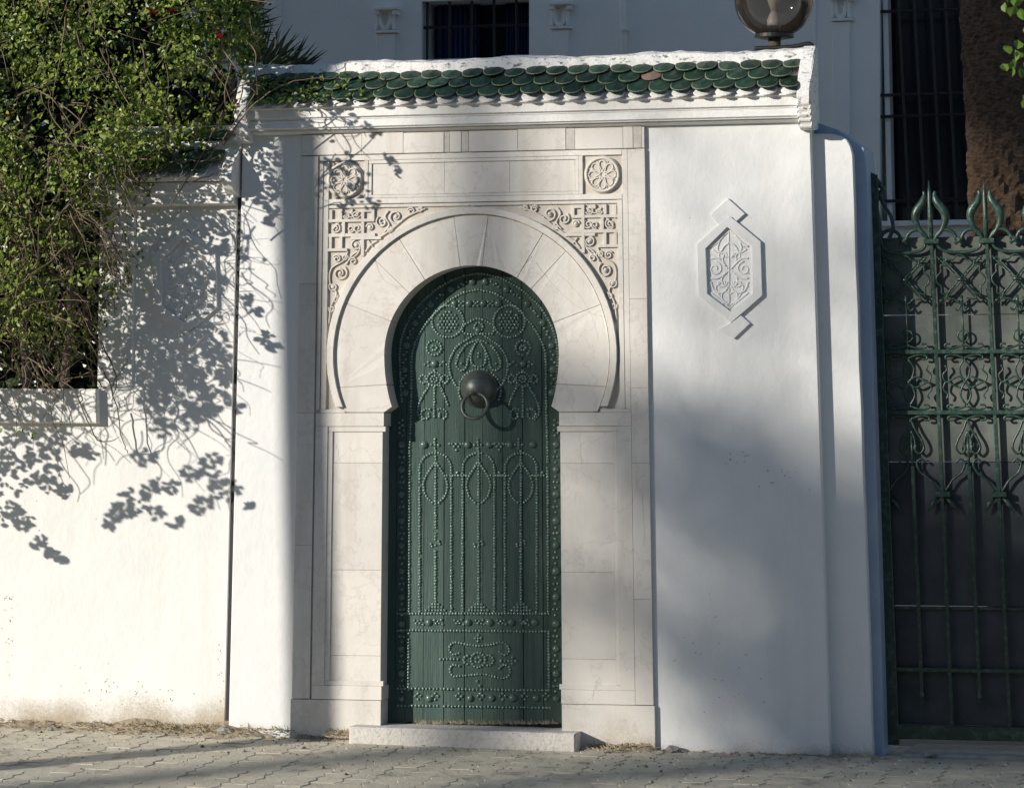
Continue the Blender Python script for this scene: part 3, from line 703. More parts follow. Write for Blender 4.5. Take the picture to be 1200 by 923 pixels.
# ================================================================== LOZENGE ORNAMENTS
def lozenge(parent, ox, oy, Y, mat):
    def pt(x, y, yy): return P(x+ox, y+oy, yy)
    out = [(854.7, 253), (891, 283), (893, 346), (856.5, 378), (818.7, 346.5), (817, 286)]
    inn = [(852, 265.8), (881.5, 288.5), (882, 344), (856, 365), (828.5, 344), (826.5, 291)]
    bm = bmesh.new(); pr = 0.020
    for i in range(6):
        j = (i+1) % 6
        prism(bm, [pt(*out[i], Y-pr), pt(*out[j], Y-pr), pt(*inn[j], Y-pr), pt(*inn[i], Y-pr)], Y+.01)
    obj('lozenge_frame', bm, mat, parent)
    for q in ([(832, 251.5), (853, 232.5), (873, 250.5), (863, 259.5), (858.5, 254.5), (843.5, 265)], [(841.5, 386), (857, 377.5), (868.5, 369.5), (879, 379), (860, 397), (849, 390)]):
        bm = bmesh.new(); prism(bm, [pt(x, y, Y-pr+.003) for x, y in q], Y+.01, 0.002); obj('lozenge_tab', bm, mat, parent)
    bm = bmesh.new()
    def t(pts, r=0.0045): tube(bm, [pt(x, y, Y-.001) for x, y in pts], r, 5)
    t([(854, 268), (855, 362)], 0.004)
    for s in (-1, 1):
        X = lambda x: 855+s*x
        for pts in (((0, 270), (10, 280), (14, 292), (8, 298)), ((0, 362), (11, 348), (16, 336), (8, 330)), ((2, 315), (8, 305), (5, 296), (2, 302)), ((2, 318), (9, 326), (6, 336), (2, 330)), ((0, 345), (7, 341), (9, 350), (1, 357))):
            t([(X(x), y) for x, y in catmull(pts, 5)])
        for pts in (((1, 285), (6, 288), (12, 296), (20, 292)), ((1, 335), (8, 343), (18, 340), (22, 330)), ((4, 312), (14, 303), (22, 303)), ((4, 320), (14, 326), (22, 326)), ((6, 275), (14, 284), (22, 289)), ((6, 356), (13, 350), (22, 343))): t([(X(x), y) for x, y in catmull(pts, 4)], .0055)
        t([(X(x-855), y) for x, y in spiral(872, 315, 8.5, 2, 90, 560, 24)]); t([(X(x-855), y) for x, y in spiral(864, 300, 5, 1.5, 200, -260, 18)]); t([(X(x-855), y) for x, y in spiral(865, 332, 5, 1.5, 150, 600, 18)])
    obj('lozenge_carving', bm, mat, parent, smooth=True)
lo = thing('wall_ornament', 'pale carved lozenge plaque on the bare wall right of the door', 'ornament', P(856, 315, 0.02)); lozenge(lo, 0, 0, 0.021, M['plaster_r'])
LWY = 0.05
lo2 = thing('wall_ornament', 'white carved lozenge plaque shaded by leaf shadows beside the bougainvillea', 'ornament', P(217, 330, LWY)); lozenge(lo2, -639, 14, LWY+.001, M['plaster'])

# ================================================================== LEFT GARDEN WALL
gwl = thing('garden_wall', 'white garden wall with a low coped stretch and tiled end pier under the bougainvillea', 'wall', (-2.2, 0.2, 0))
bm = bmesh.new()
pts = [(165, 165), (271.8, 163), (271.8, 900), (-330, 900), (-330, 452), (112, 453), (112, 200), (165, 200)]
prism(bm, [RP(*p, LWY) for p in [(160, 158), (271.8, 158), (271.8, 900), (-330, 900), (-330, 456), (113, 456), (113, 158)]], LWY+0.32, 0.004); obj('wall_body', bm, M['plaster'], gwl)
pbox('pier_strip', [(117, 243), (158, 242), (155, 452), (114, 453)], LWY-.012, LWY+.1, M['plaster'], gwl, 0.003)
pbox('coping', [(-230, 454), (113, 455.5), (114, 496), (-230, 494)], LWY-0.045, LWY+.4, M['plaster'], gwl, 0.006)
X0, X1 = P(108, 160, 0).x, RP(271.3, 160, 0).x
lf = lambda prof: [(Y, P(200, y, Y).z) for Y, y in prof]; S2 = 0.0
xa = P(200, 180, 0).x
bm = bmesh.new(); sweepx(bm, lf([(.42, 214), (-.02, 214), (-.022, 226), (-.012, 228), (-.012, 239), (0.03, 242), (.42, 242)]), X0, X1-.02, 0); obj('cornice_fascia', bm, M['trim'], gwl)
bm = bmesh.new(); sweepx(bm, lf([(.42, 158), (.17, 159), (-.06, 208), (-.05, 213), (.42, 213)]), X0, X1-.02, 0); obj('roof_bed', bm, M['trim'], gwl)
bm = bmesh.new(); sweepx(bm, lf([(.42, 149), (.2, 148), (.16, 150), (.15, 158), (.17, 160), (.42, 160)]), X0, X1, 0); obj('ridge_cap', bm, M['ridge'], gwl)
roof_tiles(gwl, X0, X1-.05, P(200, 160, .17).z, .17, -.08, P(200, 208, -.08).z, 0.0, 4, 0.1016, 1)
verge(gwl, X1-.055, 0.055, [(a, b) for a, b in ((.42, 139), (.2, 139), (.16, 146), (-.0, 172), (-.08, 188), (-.095, 198), (-.095, 206), (-.06, 216), (-.02, 222), (.04, 226), (.42, 226))], M['trim'], 270)

rbox('gap_shade', 271.6, 166, 276.2, 900, 0.055, 0.2, M['frame_dk'], gwl)  # black strip standing in for the shade inside the open gap
# ================================================================== RIGHT PIER AND BUTTRESS
bm = bmesh.new()
pts = [(940, 157), (974, 156.8), (986, 159.5), (992.5, 164), (996.5, 171), (999.5, 182)]
pts += [(999.5+(1024-999.5)*k/12+rnd.uniform(-.5, .5), 182+(905-182)*k/12) for k in range(1, 13)]+[(962, 905)]
prism(bm, [P(x, y, 0.080) for x, y in pts], 0.135, 0.004)
tag(obj('gate_pier', bm, M['plaster_r'], None), 'narrow sunlit white pier with a rounded top between gateway and iron gate', 'pier')
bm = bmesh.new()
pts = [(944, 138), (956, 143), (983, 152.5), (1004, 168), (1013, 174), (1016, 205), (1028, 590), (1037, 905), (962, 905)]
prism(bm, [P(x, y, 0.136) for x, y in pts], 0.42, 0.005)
tag(obj('gate_buttress', bm, M['plaster_shade'], None), 'plaster buttress with blue shade in its colour holding the left hinge side of the iron gate', 'buttress')

bm = bmesh.new(); prism(bm, rrect(1632, 150, 1760, 930, 0.08), 0.45, 0.01)
tag(obj('gate_pier', bm, M['plaster_r'], None), 'broad white pier at the far right end of the iron gate', 'pier')
# ================================================================== IRON GATE
GY = 0.28
gt = thing('iron_gate', 'ornate green wrought iron gate with spear finials and sheet backing', 'gate', RP(1240, 850, GY))
def gtube(bm, pts, r, Y=GY, sides=6): tube(bm, [RP(x, y, Y) for x, y in pts], [q*.86 for q in r] if isinstance(r, (list, tuple)) else r*.82, sides)
def gbar(name, x0, y0, x1, y1, w=0.009, Y=GY):
    bm = bmesh.new(); prism(bm, [RP(x0-w*246, y0, Y-w), RP(x0+w*246, y0, Y-w), RP(x1+w*246, y1, Y-w), RP(x1-w*246, y1, Y-w)], Y+w, 0.0015); return obj(name, bm, M['iron'], gt)
XE = 1630
# sheet backing, three plates
for y0, y1, mt in ((286, 373.6, 'sheet'), (374.4, 540, 'sheet'), (540.8, 703, 'sheet_shaded'), (703.8, 838, 'sheet_shaded')):
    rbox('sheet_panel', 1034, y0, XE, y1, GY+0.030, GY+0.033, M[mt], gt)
bm = bmesh.new(); prism(bm, rrect(1027, 214, 1040, 862, GY-.02), GY+.02, .002)
st = obj('stile', bm, M['iron'], gt)
bm = bmesh.new()
gtube(bm, catmull([(1031, 214), (1036, 217), (1041, 224), (1046, 231), (1042, 236), (1044, 243)], 4), 0.016)
gtube(bm, catmull([(1044, 243), (1048, 252), (1054, 262), (1056, 275), (1050, 288)], 4), [0.012]*17)
gtube(bm, catmull([(1034, 240), (1038, 262), (1040, 285)], 4), 0.02)
obj('stile_cresting', bm, M['iron'], st, smooth=True)
bars = [1101+66*k for k in range(9)]
for b in bars:
    gbar('upright_bar', b, 292, b, 842, 0.0085)
    bm = bmesh.new()
    tube(bm, [RP(b, 292, GY), RP(b, 262, GY), RP(b, 240, GY), RP(b, 222, GY)], [0.011, 0.012, 0.010, 0.002], 6)
    for s in (-1, 1):
        pet = catmull([(b+s*2, 290), (b+s*13, 278), (b+s*18, 266), (b+s*16, 256), (b+s*9, 247), (b+s*6, 239), (b+s*7, 234)], 4)
        rr = [0.007+0.019*math.sin(math.pi*i/(len(pet)-1))**1.3*(1 if i < len(pet)*.8 else .7) for i in range(len(pet))]
        gtube(bm, pet, rr)
    obj('spear_finial', bm, M['iron'], gt, smooth=True)
    for y0, y1 in ((288, 293.5), (574, 580)):
        bm = bmesh.new(); prism(bm, rrect(b-9, y0, b+9, y1, GY-.022), GY+.02, .002); obj('collar', bm, M['iron'], gt)
for y in (415.6, 484.3, 776):
    bm = bmesh.new(); prism(bm, rrect(1038, y-2.3, XE, y+2.3, GY-.0105), GY+.0095, .0015); obj('cross_rail', bm, M['iron'], gt)
bm = bmesh.new(); prism(bm, rrect(1036, 839, XE, 855, GY-.018), GY+.018, .003); obj('bottom_rail', bm, M['iron'], gt)
bm = bmesh.new(); prism(bm, rrect(1036, 704.5, XE, 707.5, GY+.012), GY+.029, .001); obj('back_rail', bm, M['iron'], gt)
def bay(c):
    bm = bmesh.new(); g = lambda pts, r=0.0068, Y=GY: gtube(bm, pts, r, Y)
    # cresting
    for s in (-1, 1):
        g(arc(c+s*15.5, 290, 12.5, 0, 180, 10), 0.011)
        g([(c+s*(-5), 294), (c+s*6, 285)], 0.010)
    g(catmull([(c-27, 289), (c-24, 298), (c-12, 303), (c+12, 303), (c+24, 298), (c+27, 289)], 4), 0.0095)
    # diagonal lattice with four lobes
    for s in (-1, 1):
        for d in (-2.2, 2.2): g([(c-s*25+d, 361), (c+s*25+d, 308)], 0.0045)
    for k in range(4):
        a = 90*k; lob = [(-7, 7), (-15, 15), (-17, 23), (-9, 23), (-5, 27), (0, 29), (5, 27), (9, 23), (17, 23), (15, 15), (7, 7)]
        pts = [(c+(x*math.cos(R_(a))-y*math.sin(R_(a)))*1.0, 334+(x*math.sin(R_(a))+y*math.cos(R_(a)))*0.95) for x, y in catmull(lob, 3)]
        g(pts, 0.0058)
    g([(c-4, 334), (c+4, 334)], 0.012)
    for dx, dy in ((-24, 358), (24, 358), (-24, 311), (24, 311)): g([(c+dx-2, dy), (c+dx+2, dy)], 0.009)
    # pin with ring and foot
    g([(c, 356), (c, 415)], 0.006); g(catmull([(c-9, 366), (c-5, 369), (c, 362), (c+5, 369), (c+9, 366)], 4), 0.006); g([(c, 352), (c, 364)], 0.009)
    g(arc(c, 398, 6.5, 0, 360, 14), 0.0055)
    for y, s in ((411, 1), (420, -1), (480, 1), (489, -1)):
        g(catmull([(c, y+s*-3), (c-8, y), (c-16, y+s*1), (c-22, y-s*1), (c-21, y-s*4), (c-16, y-s*4)], 4), 0.0062); g(catmull([(c, y+s*-3), (c+8, y), (c+16, y+s*1), (c+22, y-s*1), (c+21, y-s*4), (c+16, y-s*4)], 4), 0.0062)
    # middle flower
    for s in (-1, 1):
        g(catmull([(c, 424), (c+s*6, 434), (c+s*4, 444), (c, 450), (c+s*4, 456), (c+s*6, 466), (c, 476)], 4), 0.0062)
        g(catmull([(c, 450), (c+s*7, 444), (c+s*17, 448), (c+s*23, 450), (c+s*26, 442), (c+s*21, 436), (c+s*23, 431)], 4), 0.0058); g(catmull([(c, 450), (c+s*7, 456), (c+s*17, 452), (c+s*23, 450), (c+s*26, 458), (c+s*21, 464), (c+s*23, 469)], 4), 0.0058)
    g([(c-2, 450), (c+2, 450)], 0.011)
    # drop heart
    for s in (-1, 1):
        g(catmull([(c, 492), (c+s*5, 504), (c+s*12, 516), (c+s*14, 525), (c+s*9, 531), (c+s*4, 527), (c+s*5, 521)], 5), 0.0072)
        g(catmull([(c, 505), (c+s*4, 517), (c+s*2, 527)], 4), 0.006)
        # swan-neck arcs down to the uprights
        g(catmull([(c+s*15, 541), (c+s*10, 537), (c+s*5, 542), (c+s*9, 552), (c+s*20, 561), (c+s*29, 574)], 5), [0.007]*26)
        lf_ = [(c+s*29, 580), (c+s*22, 587), (c+s*15, 598)]
        g(lf_, [0.006, 0.017, 0.002])
    g([(c, 510), (c, 545)], 0.0075)
    obj('scrollwork', bm, M['iron'], gt, smooth=True)
    gbar('short_bar', c, 545, c, 800, 0.0085)
    bm = bmesh.new(); gtube(bm, [(c, 798), (c, 806), (c, 818)], [0.010, 0.014, 0.001]); obj('spear_tip', bm, M['iron'], gt)
for b in bars[:8]: bay(b-33)
# ground stones below the gate
bm = bmesh.new(); prism(bm, rrect(1042, 872, XE, 905, 0.10), 0.62, .01); obj('threshold', bm, M['stone'], gt)

# ================================================================== LAMP ON THE RIDGE
lm = thing('globe_lamp', 'smoked glass globe lamp on a short stem above the gateway roof', 'lamp', P(907, 57, 0.3))
LC = P(907, 1, 0.3); LS = (P(953, 1, .3).x-P(907, 1, .3).x)
bm = bmesh.new(); bmesh.ops.create_uvsphere(bm, u_segments=40, v_segments=24, radius=LS); bmesh.ops.scale(bm, vec=(1, 1, .96), verts=bm.verts); bmesh.ops.translate(bm, vec=LC, verts=bm.verts)
obj('globe', bm, M['smoke'], lm, smooth=True)
zt = P(907, 44, .3).z; zb = P(907, 58, .3).z
bm = bmesh.new(); lathe(bm, (LC.x, .3, 0), [(.070, zt-.006), (.092, zt-.002), (.092, zt+.014), (.080, zt+.018)], 28); obj('collar', bm, M['frame_dk'], lm)
bm = bmesh.new(); lathe(bm, (LC.x, .3, 0), [(.030, zb-.03), (.030, zt-.004)], 16); obj('stem', bm, M['wood'], lm, smooth=True)
bm = bmesh.new(); lathe(bm, (LC.x, .3, 0), [(.030, zt+.01), (.034, zt+.08), (.026, zt+.10), (.016, zt+.12)], 16); obj('lamp_holder', bm, M['white'], lm, smooth=True)
bm = bmesh.new(); lathe(bm, (LC.x, .3, 0), [(.014, zt+.12), (.030, zt+.17), (.034, zt+.20), (.024, zt+.235), (.004, zt+.25)], 16); obj('bulb', bm, M['white'], lm, smooth=True)
bm = bmesh.new(); tube(bm, [P(x, y, .22) for x, y in catmull([(884, 57), (895, 56.5), (915, 56), (932, 54.5), (940, 52.5), (948, 51.5), (952, 54), (950, 58)], 4)], 0.010, 6); obj('cable', bm, M['frame_dk'], lm, smooth=True)

# ================================================================== VILLA BEHIND
VY = 6.0
vl = thing('villa', 'grey shaded villa facade with pilasters and barred windows behind the wall', 'building', P(700, 300, VY))
def vp(name, pts, Y, yb, mat, parent=vl, bev=0.0, **k): return pbox(name, pts, Y, yb, mat, parent, bev, **k)
def vr(x0, y0, x1, y1): return [(x0, y0), (x1, y0+(x1-x0)*(y0-520)*6.4e-5), (x1, y1+(x1-x0)*(y1-520)*6.4e-5), (x0, y1)]
# wall with two openings, built as piers and bands
for q in (vr(-60, -260, 494, 620), vr(620, -260, 1031, 620), vr(1150, -260, 2400, 620), vr(494, 70, 620, 620), vr(494, -260, 620, 2), vr(1031, 262, 1150, 620), vr(1031, -260, 1150, -150)):
    vp('wall', q, VY, VY+.5, M['villa'])
vp('roof_parapet', vr(-70, -285, 2410, -258), VY-.08, VY+.5, M['villa'])
def grille(parent, xs, ys, x0, x1, y0, y1, Y):
    for x in xs:
        bm = bmesh.new(); tube(bm, [P(x, y0, Y), P(x+(y1-y0)*.02*(x-561)/200, y1, Y)], .010, 6); obj('grille_bar', bm, M['frame_dk'], parent)
    for y in ys:
        bm = bmesh.new(); tube(bm, [P(x0, y, Y), P(x1, y-(x1-x0)*.03, Y)], .010, 6); obj('grille_rail', bm, M['frame_dk'], parent)
w1 = vp('window', vr(492, 0, 624, 72), VY+.32, VY+.34, M['dark'])
grille(w1, (501, 527, 553, 579, 605), (33,), 494, 620, -4, 70, VY+.05)
def curtain(parent, x0, x1, y0, y1, Y):
    bm = bmesh.new(); n = 60; a = []; b = []
    for k in range(n+1):
        x = x0+(x1-x0)*k/n; yy = Y+.03*math.sin(k*.9)+.012*math.sin(k*2.3)
        a.append(bm.verts.new(P(x, y0, yy))); b.append(bm.verts.new(P(x, y1, yy)))
    for k in range(n): bm.faces.new((a[k], a[k+1], b[k+1], b[k]))
    obj('curtain', bm, M['curtain'], parent, smooth=True)
curtain(w1, 512, 562, 4, 72, VY+.25); curtain(w1, 592, 621, 4, 72, VY+.25)
w2 = vp('window', vr(1030, -160, 1152, 264), VY+.30, VY+.32, M['dark'])
grille(w2, (1046, 1064, 1083, 1100, 1117, 1134), (14, 112, 137, 236), 1031, 1150, -150, 262, VY+.03)
vp('window_frame', [(1031, -150), (1037, -150), (1046, 262), (1040, 262)], VY+.06, VY+.2, M['villa'], w2)
vp('sill', vr(1028, 259, 1152, 265), VY-.06, VY+.2, M['trim'], w2)
def pilaster(x0, x1, y0, y1):
    p = vp('pilaster', vr(x0+1, y1+4, x1-1, 420), VY-.025, VY+.02, M['villa'], vl, .004)
    vp('pilaster_inset', vr(x0+3, y1+6, x1-3, 418), VY-.018, VY-.0, M['villa'], p)
    c = vp('capital', vr(x0-2, y0, x1+3, y0+4), VY-.08, VY+.02, M['villa'], vl, .004)
    m = (x0+x1)/2; bm = bmesh.new(); tb2 = lambda pts, r=.016: tube(bm, [P(x, y, VY-.012) for x, y in catmull(pts, 4)], r, 6)
    for a, b in ((x0-1, x0+4), (x1-4, x1+2)): prism(bm, [P(*q, VY-.065) for q in vr(a, y0+4, b, y0+9)], VY+.01, .003)
    tb2([(x0+1, y1-1), (x0+2, y1-8), (x0+2, y0+9)]); tb2([(x1-1, y1-1), (x1-2, y1-8), (x1-2, y0+9)])
    tb2([(m-6, y0+6), (m-6, y0+14), (m-4, y1-5), (m, y1-2), (m+4, y1-5), (m+6, y0+14), (m+6, y0+6)]); tb2([(x0+4, y0+7), (m, y0+5), (x1-4, y0+7)])
    prism(bm, [P(*q, VY-.045) for q in vr(x0-1, y1, x1+2, y1+3)], VY+.01, .003)
    obj('capital_carving', bm, M['villa'], c)
pilaster(440, 463, 8, 36); pilaster(645, 667, 2, 31); pilaster(974, 997, -8, 22)
bm = bmesh.new(); tube(bm, [P(728.5, -40, VY-.06), P(730.5, 33, VY-.06), P(733, 130, VY-.06)], .022, 8); dp = obj('drainpipe', bm, M['villa'], vl, smooth=True)
bm = bmesh.new(); prism(bm, [P(*q, VY-.1) for q in vr(726, 33, 735, 36)], VY+.01); obj('pipe_clip', bm, M['villa'], dp)
for x in (328.5, 955): vp('render_joint', [(x-.8, -60), (x+.8, -60), (x+1.2, 200), (x-.4, 200)], VY-.012, VY+.01, M['villa'])

# ================================================================== PLANTS
rs = np.random.RandomState(11)
def back(px_, py_, e):
    """the point e metres in front of the wall whose shadow falls at this place on the wall"""
    s = P(px_, py_, LWY); return s-SUN*(e/SUN.y)
# ---- bougainvillea
vine = thing('bougainvillea', 'sprawling green bougainvillea with brown twigs and red flowers covering the garden wall', 'climbing plant', P(60, 700, 0.3))
def vine_edge(y):                                   # right-hand edge of the plant at a height
    ys = [-120, 0, 40, 75, 100, 130, 150, 175, 215, 250, 290, 350, 390, 420, 460]
    xs = [335, 305, 312, 300, 292, 278, 262, 200, 185, 160, 165, 138, 116, 112, 106]
    return float(np.interp(y, ys, xs))
pos = []; siz = []; nr = []; tn = []
clump = [(rs.uniform(-250, 300), rs.uniform(-130, 420)) for _ in range(150)]
cl = np.array(clump)
N = 0; tries = 0
while N < 21500 and tries < 190000:
    tries += 1
    y = rs.uniform(-130, 452); x = rs.uniform(-260, vine_edge(y)+rs.normal()*7)
    d = np.sqrt(((cl-(x, y))**2).sum(1)).min()
    dens = 1.0 if y < 170 else np.interp(y, [170, 260, 360, 450], [0.85, 0.36, 0.18, 0.04])
    if rs.uniform() > dens*math.exp(-(d/26.0)**2)*1.25+0.05*dens: continue
    edge = max(0.0, min(1.0, (vine_edge(y)-x)/90.0))
    bulge = (0.12+0.55*edge**0.6)*(0.85+0.25*math.sin(x*.045+1)*math.sin(y*.05))
    Y = -bulge*rs.uniform(0.25, 1.0)+0.05 if rs.uniform() < 0.86 else rs.uniform(-.1, .35)
    if y > 175 and Y > LWY-.03: Y = LWY-.04-rs.uniform(0, .2)
    if y < 150: Y += np.interp(y, [0, 150], [0.18, 0.0])
    pos.append(P(x, y, Y)); siz.append(rs.uniform(.015, .040)*(1.25 if rs.uniform() < .12 else 1)); nr.append((-.5+rs.normal()*.55, -0.75+rs.normal()*.5, 0.4+rs.normal()*.5)); tn.append(min(1, max(0, rs.beta(1.6, 2.0)*1.15-(0.15 if Y > -.1 else 0)))); N += 1
# clusters of bigger leaves further out, left of the picture, that throw the leaf shadows on the wall
sh = [(200, 395, 34), (232, 330, 26), (190, 300, 26), (240, 440, 30), (205, 455, 34), (258, 420, 16), (180, 250, 20), (228, 265, 18), (175, 350, 18), (222, 485, 24), (255, 470, 16), (190, 500, 16), (170, 535, 13), (155, 590, 19), (140, 600, 12), (183, 600, 9), (205, 612, 8),
      (235, 592, 12), (262, 575, 14), (250, 545, 13), (225, 555, 10), (285, 575, 8), (300, 595, 6), (200, 570, 8), (180, 568, 9), (285, 480, 10), (320, 400, 10), (330, 412, 8), (300, 355, 9), (290, 300, 10), (310, 370, 8), (130, 615, 7),
      (20, 520, 30), (50, 545, 22), (10, 560, 24), (55, 568, 10), (75, 575, 8), (30, 500, 24), (95, 528, 10), (105, 530, 8), (70, 510, 12), (10, 600, 16), (28, 610, 11), (45, 635, 8), (60, 650, 9), (72, 655, 5), (5, 480, 20), (60, 480, 22), (90, 470, 16), (30, 465, 20),
      (215, 300, 30), (195, 340, 30), (230, 370, 30), (190, 400, 34), (250, 330, 18), (185, 440, 26), (215, 430, 34), (250, 400, 20), (175, 300, 16), (235, 480, 20), (265, 440, 14), (205, 270, 20), (255, 290, 14), (180, 470, 18), (130, 400, 18), (135, 350, 16), (140, 300, 14), (135, 440, 10),
      (362, 195, 8), (360, 225, 9), (366, 250, 10), (358, 170, 7), (372, 235, 7), (395, 165, 7), (384, 160, 5), (404, 200, 7), (412, 210, 6), (398, 222, 6), (430, 236, 7), (418, 242, 6), (440, 215, 6), (436, 228, 6), (452, 158, 7), (460, 162, 4), (474, 196, 4), (470, 190, 3), (480, 208, 3), (425, 192, 5), (364, 290, 7), (356, 310, 6), (452, 245, 5), (350, 140, 6), (430, 140, 6), (366, 130, 6), (420, 250, 4), (330, 250, 6), (318, 240, 9), (326, 262, 7)]
for x, y, r in sh:
    e = rs.uniform(0.80, 1.0) if y > 440 else rs.uniform(0.55, 0.75)
    if x < 120: e = rs.uniform(.55, .75)
    if x > 340: e = rs.uniform(.62, .8)
    r *= 1.9 if x > 335 else 1.2 if y > 500 else 1.0
    for _ in range(int(r*r*((0.06 if r > 18 else .085) if x < 335 else .02))+(6 if x < 335 else 6)):
        a = rs.uniform(0, 6.283); q = r*math.sqrt(rs.uniform())
        p = back(x+q*math.cos(a), y+q*math.sin(a)*.85, e+rs.normal()*.05)
        pos.append(p); siz.append(rs.uniform(.022, .044) if x < 335 else rs.uniform(.022, .036)); nr.append((-1+rs.normal()*.5, -1+rs.normal()*.5, .4+rs.normal()*.5)); tn.append(rs.beta(2, 2))
leaf_cloud([tuple(p) for p in pos], siz, nr, tn, 'foliage', M['leaf'], vine, rs)
# leaves straggling over the tiled roof
pos = []; siz = []; nr = []; tn = []
for k in range(230):
    x = 292+abs(rs.normal())*62; y = rs.uniform(90, 122)-(x-300)*.04
    if x > 450: continue
    f = (y-88)/36; pos.append(tuple(P(x, y, RY0+(RY1-RY0)*f-.045-rs.uniform(0, .05)))); siz.append(rs.uniform(.022, .038)); nr.append((rs.normal()*.5, -.6, .8+rs.normal()*.4)); tn.append(rs.uniform(0, .7))
leaf_cloud(pos, siz, nr, tn, 'straggling_leaves', M['leaf'], vine, rs)
# twigs
bm = bmesh.new()
def twig(x, y, Y, dx, dy, n, r0, droop=0.0, wob=6):
    pts = []
    for k in range(n):
        pts.append((x, y, Y)); x += dx+rs.normal()*wob*.35; y += dy; dy += droop; dx += rs.normal()*wob*.12; Y += rs.normal()*.03
        Y = min(Y, LWY-.02) if y > 150 else Y
        if x > vine_edge(y)+8 and y > 130: break
    if len(pts) > 2: tube(bm, [P(*q) for q in catmull(pts, 3)], [r0*(1-.65*i/(len(pts)*3)) for i in range((len(pts)-1)*3+1)], 4, False)
for k in range(860):
    y = rs.uniform(-90, 420) if k % 2 else rs.uniform(170, 430)
    x = rs.uniform(-200, vine_edge(y)); edge = max(0, min(1, (vine_edge(y)-x)/90.0))
    Y = -(0.10+0.52*edge**.6)*rs.uniform(.45, 1.06)
    a = rs.normal()*.9+1.2; s = rs.uniform(7, 15)
    twig(x, y, Y, s*math.cos(a), s*math.sin(a), rs.randint(4, 10), rs.uniform(.0016, .0042), rs.uniform(-.6, 1.6))
# long bare runners over the roof and the wall that cast the thin crossing shadows
for pts in (((262, 170, -.25), (300, 120, -.3), (345, 95, -.28), (400, 92, -.2)), ((240, 190, -.3), (270, 150, -.4), (305, 100, -.45)), ((200, 240, -.35), (232, 190, -.4), (262, 130, -.42)), ((215, 215, -.3), (250, 205, -.35), (275, 190, -.4)),
            ((178, 200, -.12), (205, 190, -.15), (246, 188, -.2), (262, 178, -.2)), ((190, 165, -.15), (212, 196, -.2), (208, 210, -.2)), ((120, 430, -.1), (135, 470, -.06), (142, 510, -.05), (150, 530, -.05)), ((110, 440, -.12), (128, 455, -.1), (150, 420, -.08)), ((118, 400, -.15), (136, 440, -.1), (131, 470, -.08)),
            ((95, 345, -.4), (104, 368, -.4), (116, 377, -.38)), ((90, 465, -.15), (115, 515, -.1), (140, 512, -.1))):
    q = catmull(pts, 6); tube(bm, [P(x+rs.normal()*.8, y+rs.normal()*.8, Y) for x, y, Y in q], [.0038*(1-.5*i/len(q)) for i in range(len(q))], 4, False)
for k in range(70):
    y = rs.uniform(250, 452); x = rs.uniform(-60, 108)
    twig(x, y, rs.uniform(-.3, .0), rs.normal()*7, rs.normal()*7, rs.randint(4, 8), .003, 0.5)
obj('twigs', bm, M['twig'], vine, kind='stuff', smooth=True)
# stems from the ground side (inside the garden, rising behind the sill)
for x in (-150, -60, 30, 80):
    bm = bmesh.new(); tube(bm, [P(x+rs.normal()*8, y, .35-.12*(520-y)/200) for y in (700, 560, 470, 380, 300, 220, 120)], [.03, .028, .024, .02, .018, .014, .01], 7); obj('stem', bm, M['wood'], vine, smooth=True)
# flowers
for x, y, Y in ((179, 14, -.45), (203, 12, -.4), (184, 17, -.46), (256, 40, -.35), (261, 42, -.36), (258, 88, -.2), (10, 135, -.2), (13, 134, -.2), (277, 121, -.15), (77, 8, -.2)):
    bm = bmesh.new(); c = P(x, y, Y)
    for k in range(7):
        a = rs.uniform(0, 6.28); d = Vector((math.cos(a), -.5+rs.normal()*.3, math.sin(a))).normalized(); u = d.orthogonal().normalized(); L = rs.uniform(.012, .02)
        bm.faces.new([bm.verts.new(c+q) for q in (Vector((0, 0, 0)), d*L*.6+u*L*.5, d*L*1.2, d*L*.6-u*L*.5)])
    obj('flower', bm, M['flower'], vine, recalc=False)
# ---- hedge in the garden behind the opening
def leafy(name, label, cat, blobs, n, size, mat, trunk=None, seed=1, group=None):
    r2 = np.random.RandomState(seed); b0 = blobs[0]
    t = thing(name, label, cat, trunk[0] if trunk else (b0[0], b0[1], 0.0), group)
    pos = []; siz = []; nr = []; tn = []
    wts = np.array([b[3]*b[4]*b[5] for b in blobs]); wts = wts/wts.sum()
    for k in range(n):
        b = blobs[r2.choice(len(blobs), p=wts)]
        d = r2.normal(size=3); d /= np.linalg.norm(d); q = r2.uniform(.35, 1.0)**.6
        pos.append((b[0]+d[0]*q*b[3], b[1]+d[1]*q*b[4], b[2]+d[2]*q*b[5])); siz.append(r2.uniform(.7, 1.3)*size); nr.append(d+r2.normal(size=3)*.7+np.array((0, 0, .4))); tn.append(r2.beta(2, 2))
    leaf_cloud(pos, siz, nr, tn, 'crown', mat, t, r2)
    if trunk:
        bm = bmesh.new(); a = Vector(trunk[0]); top = Vector(trunk[1]); mid = (a+top)/2+Vector((.12, .08, 0))
        tube(bm, [a, a.lerp(mid, .5), mid, mid.lerp(top, .5), top], [trunk[2], trunk[2]*.85, trunk[2]*.75, trunk[2]*.65, trunk[2]*.4], 9)
        for b in blobs[:10]:
            e = Vector(b[:3]); m2 = top.lerp(e, .5)+Vector((0, 0, .15)); tube(bm, [mid.lerp(top, .6), m2, e], [trunk[2]*.35, trunk[2]*.22, .012], 6)
        obj('trunk', bm, M['wood'], t, smooth=True)
    return t
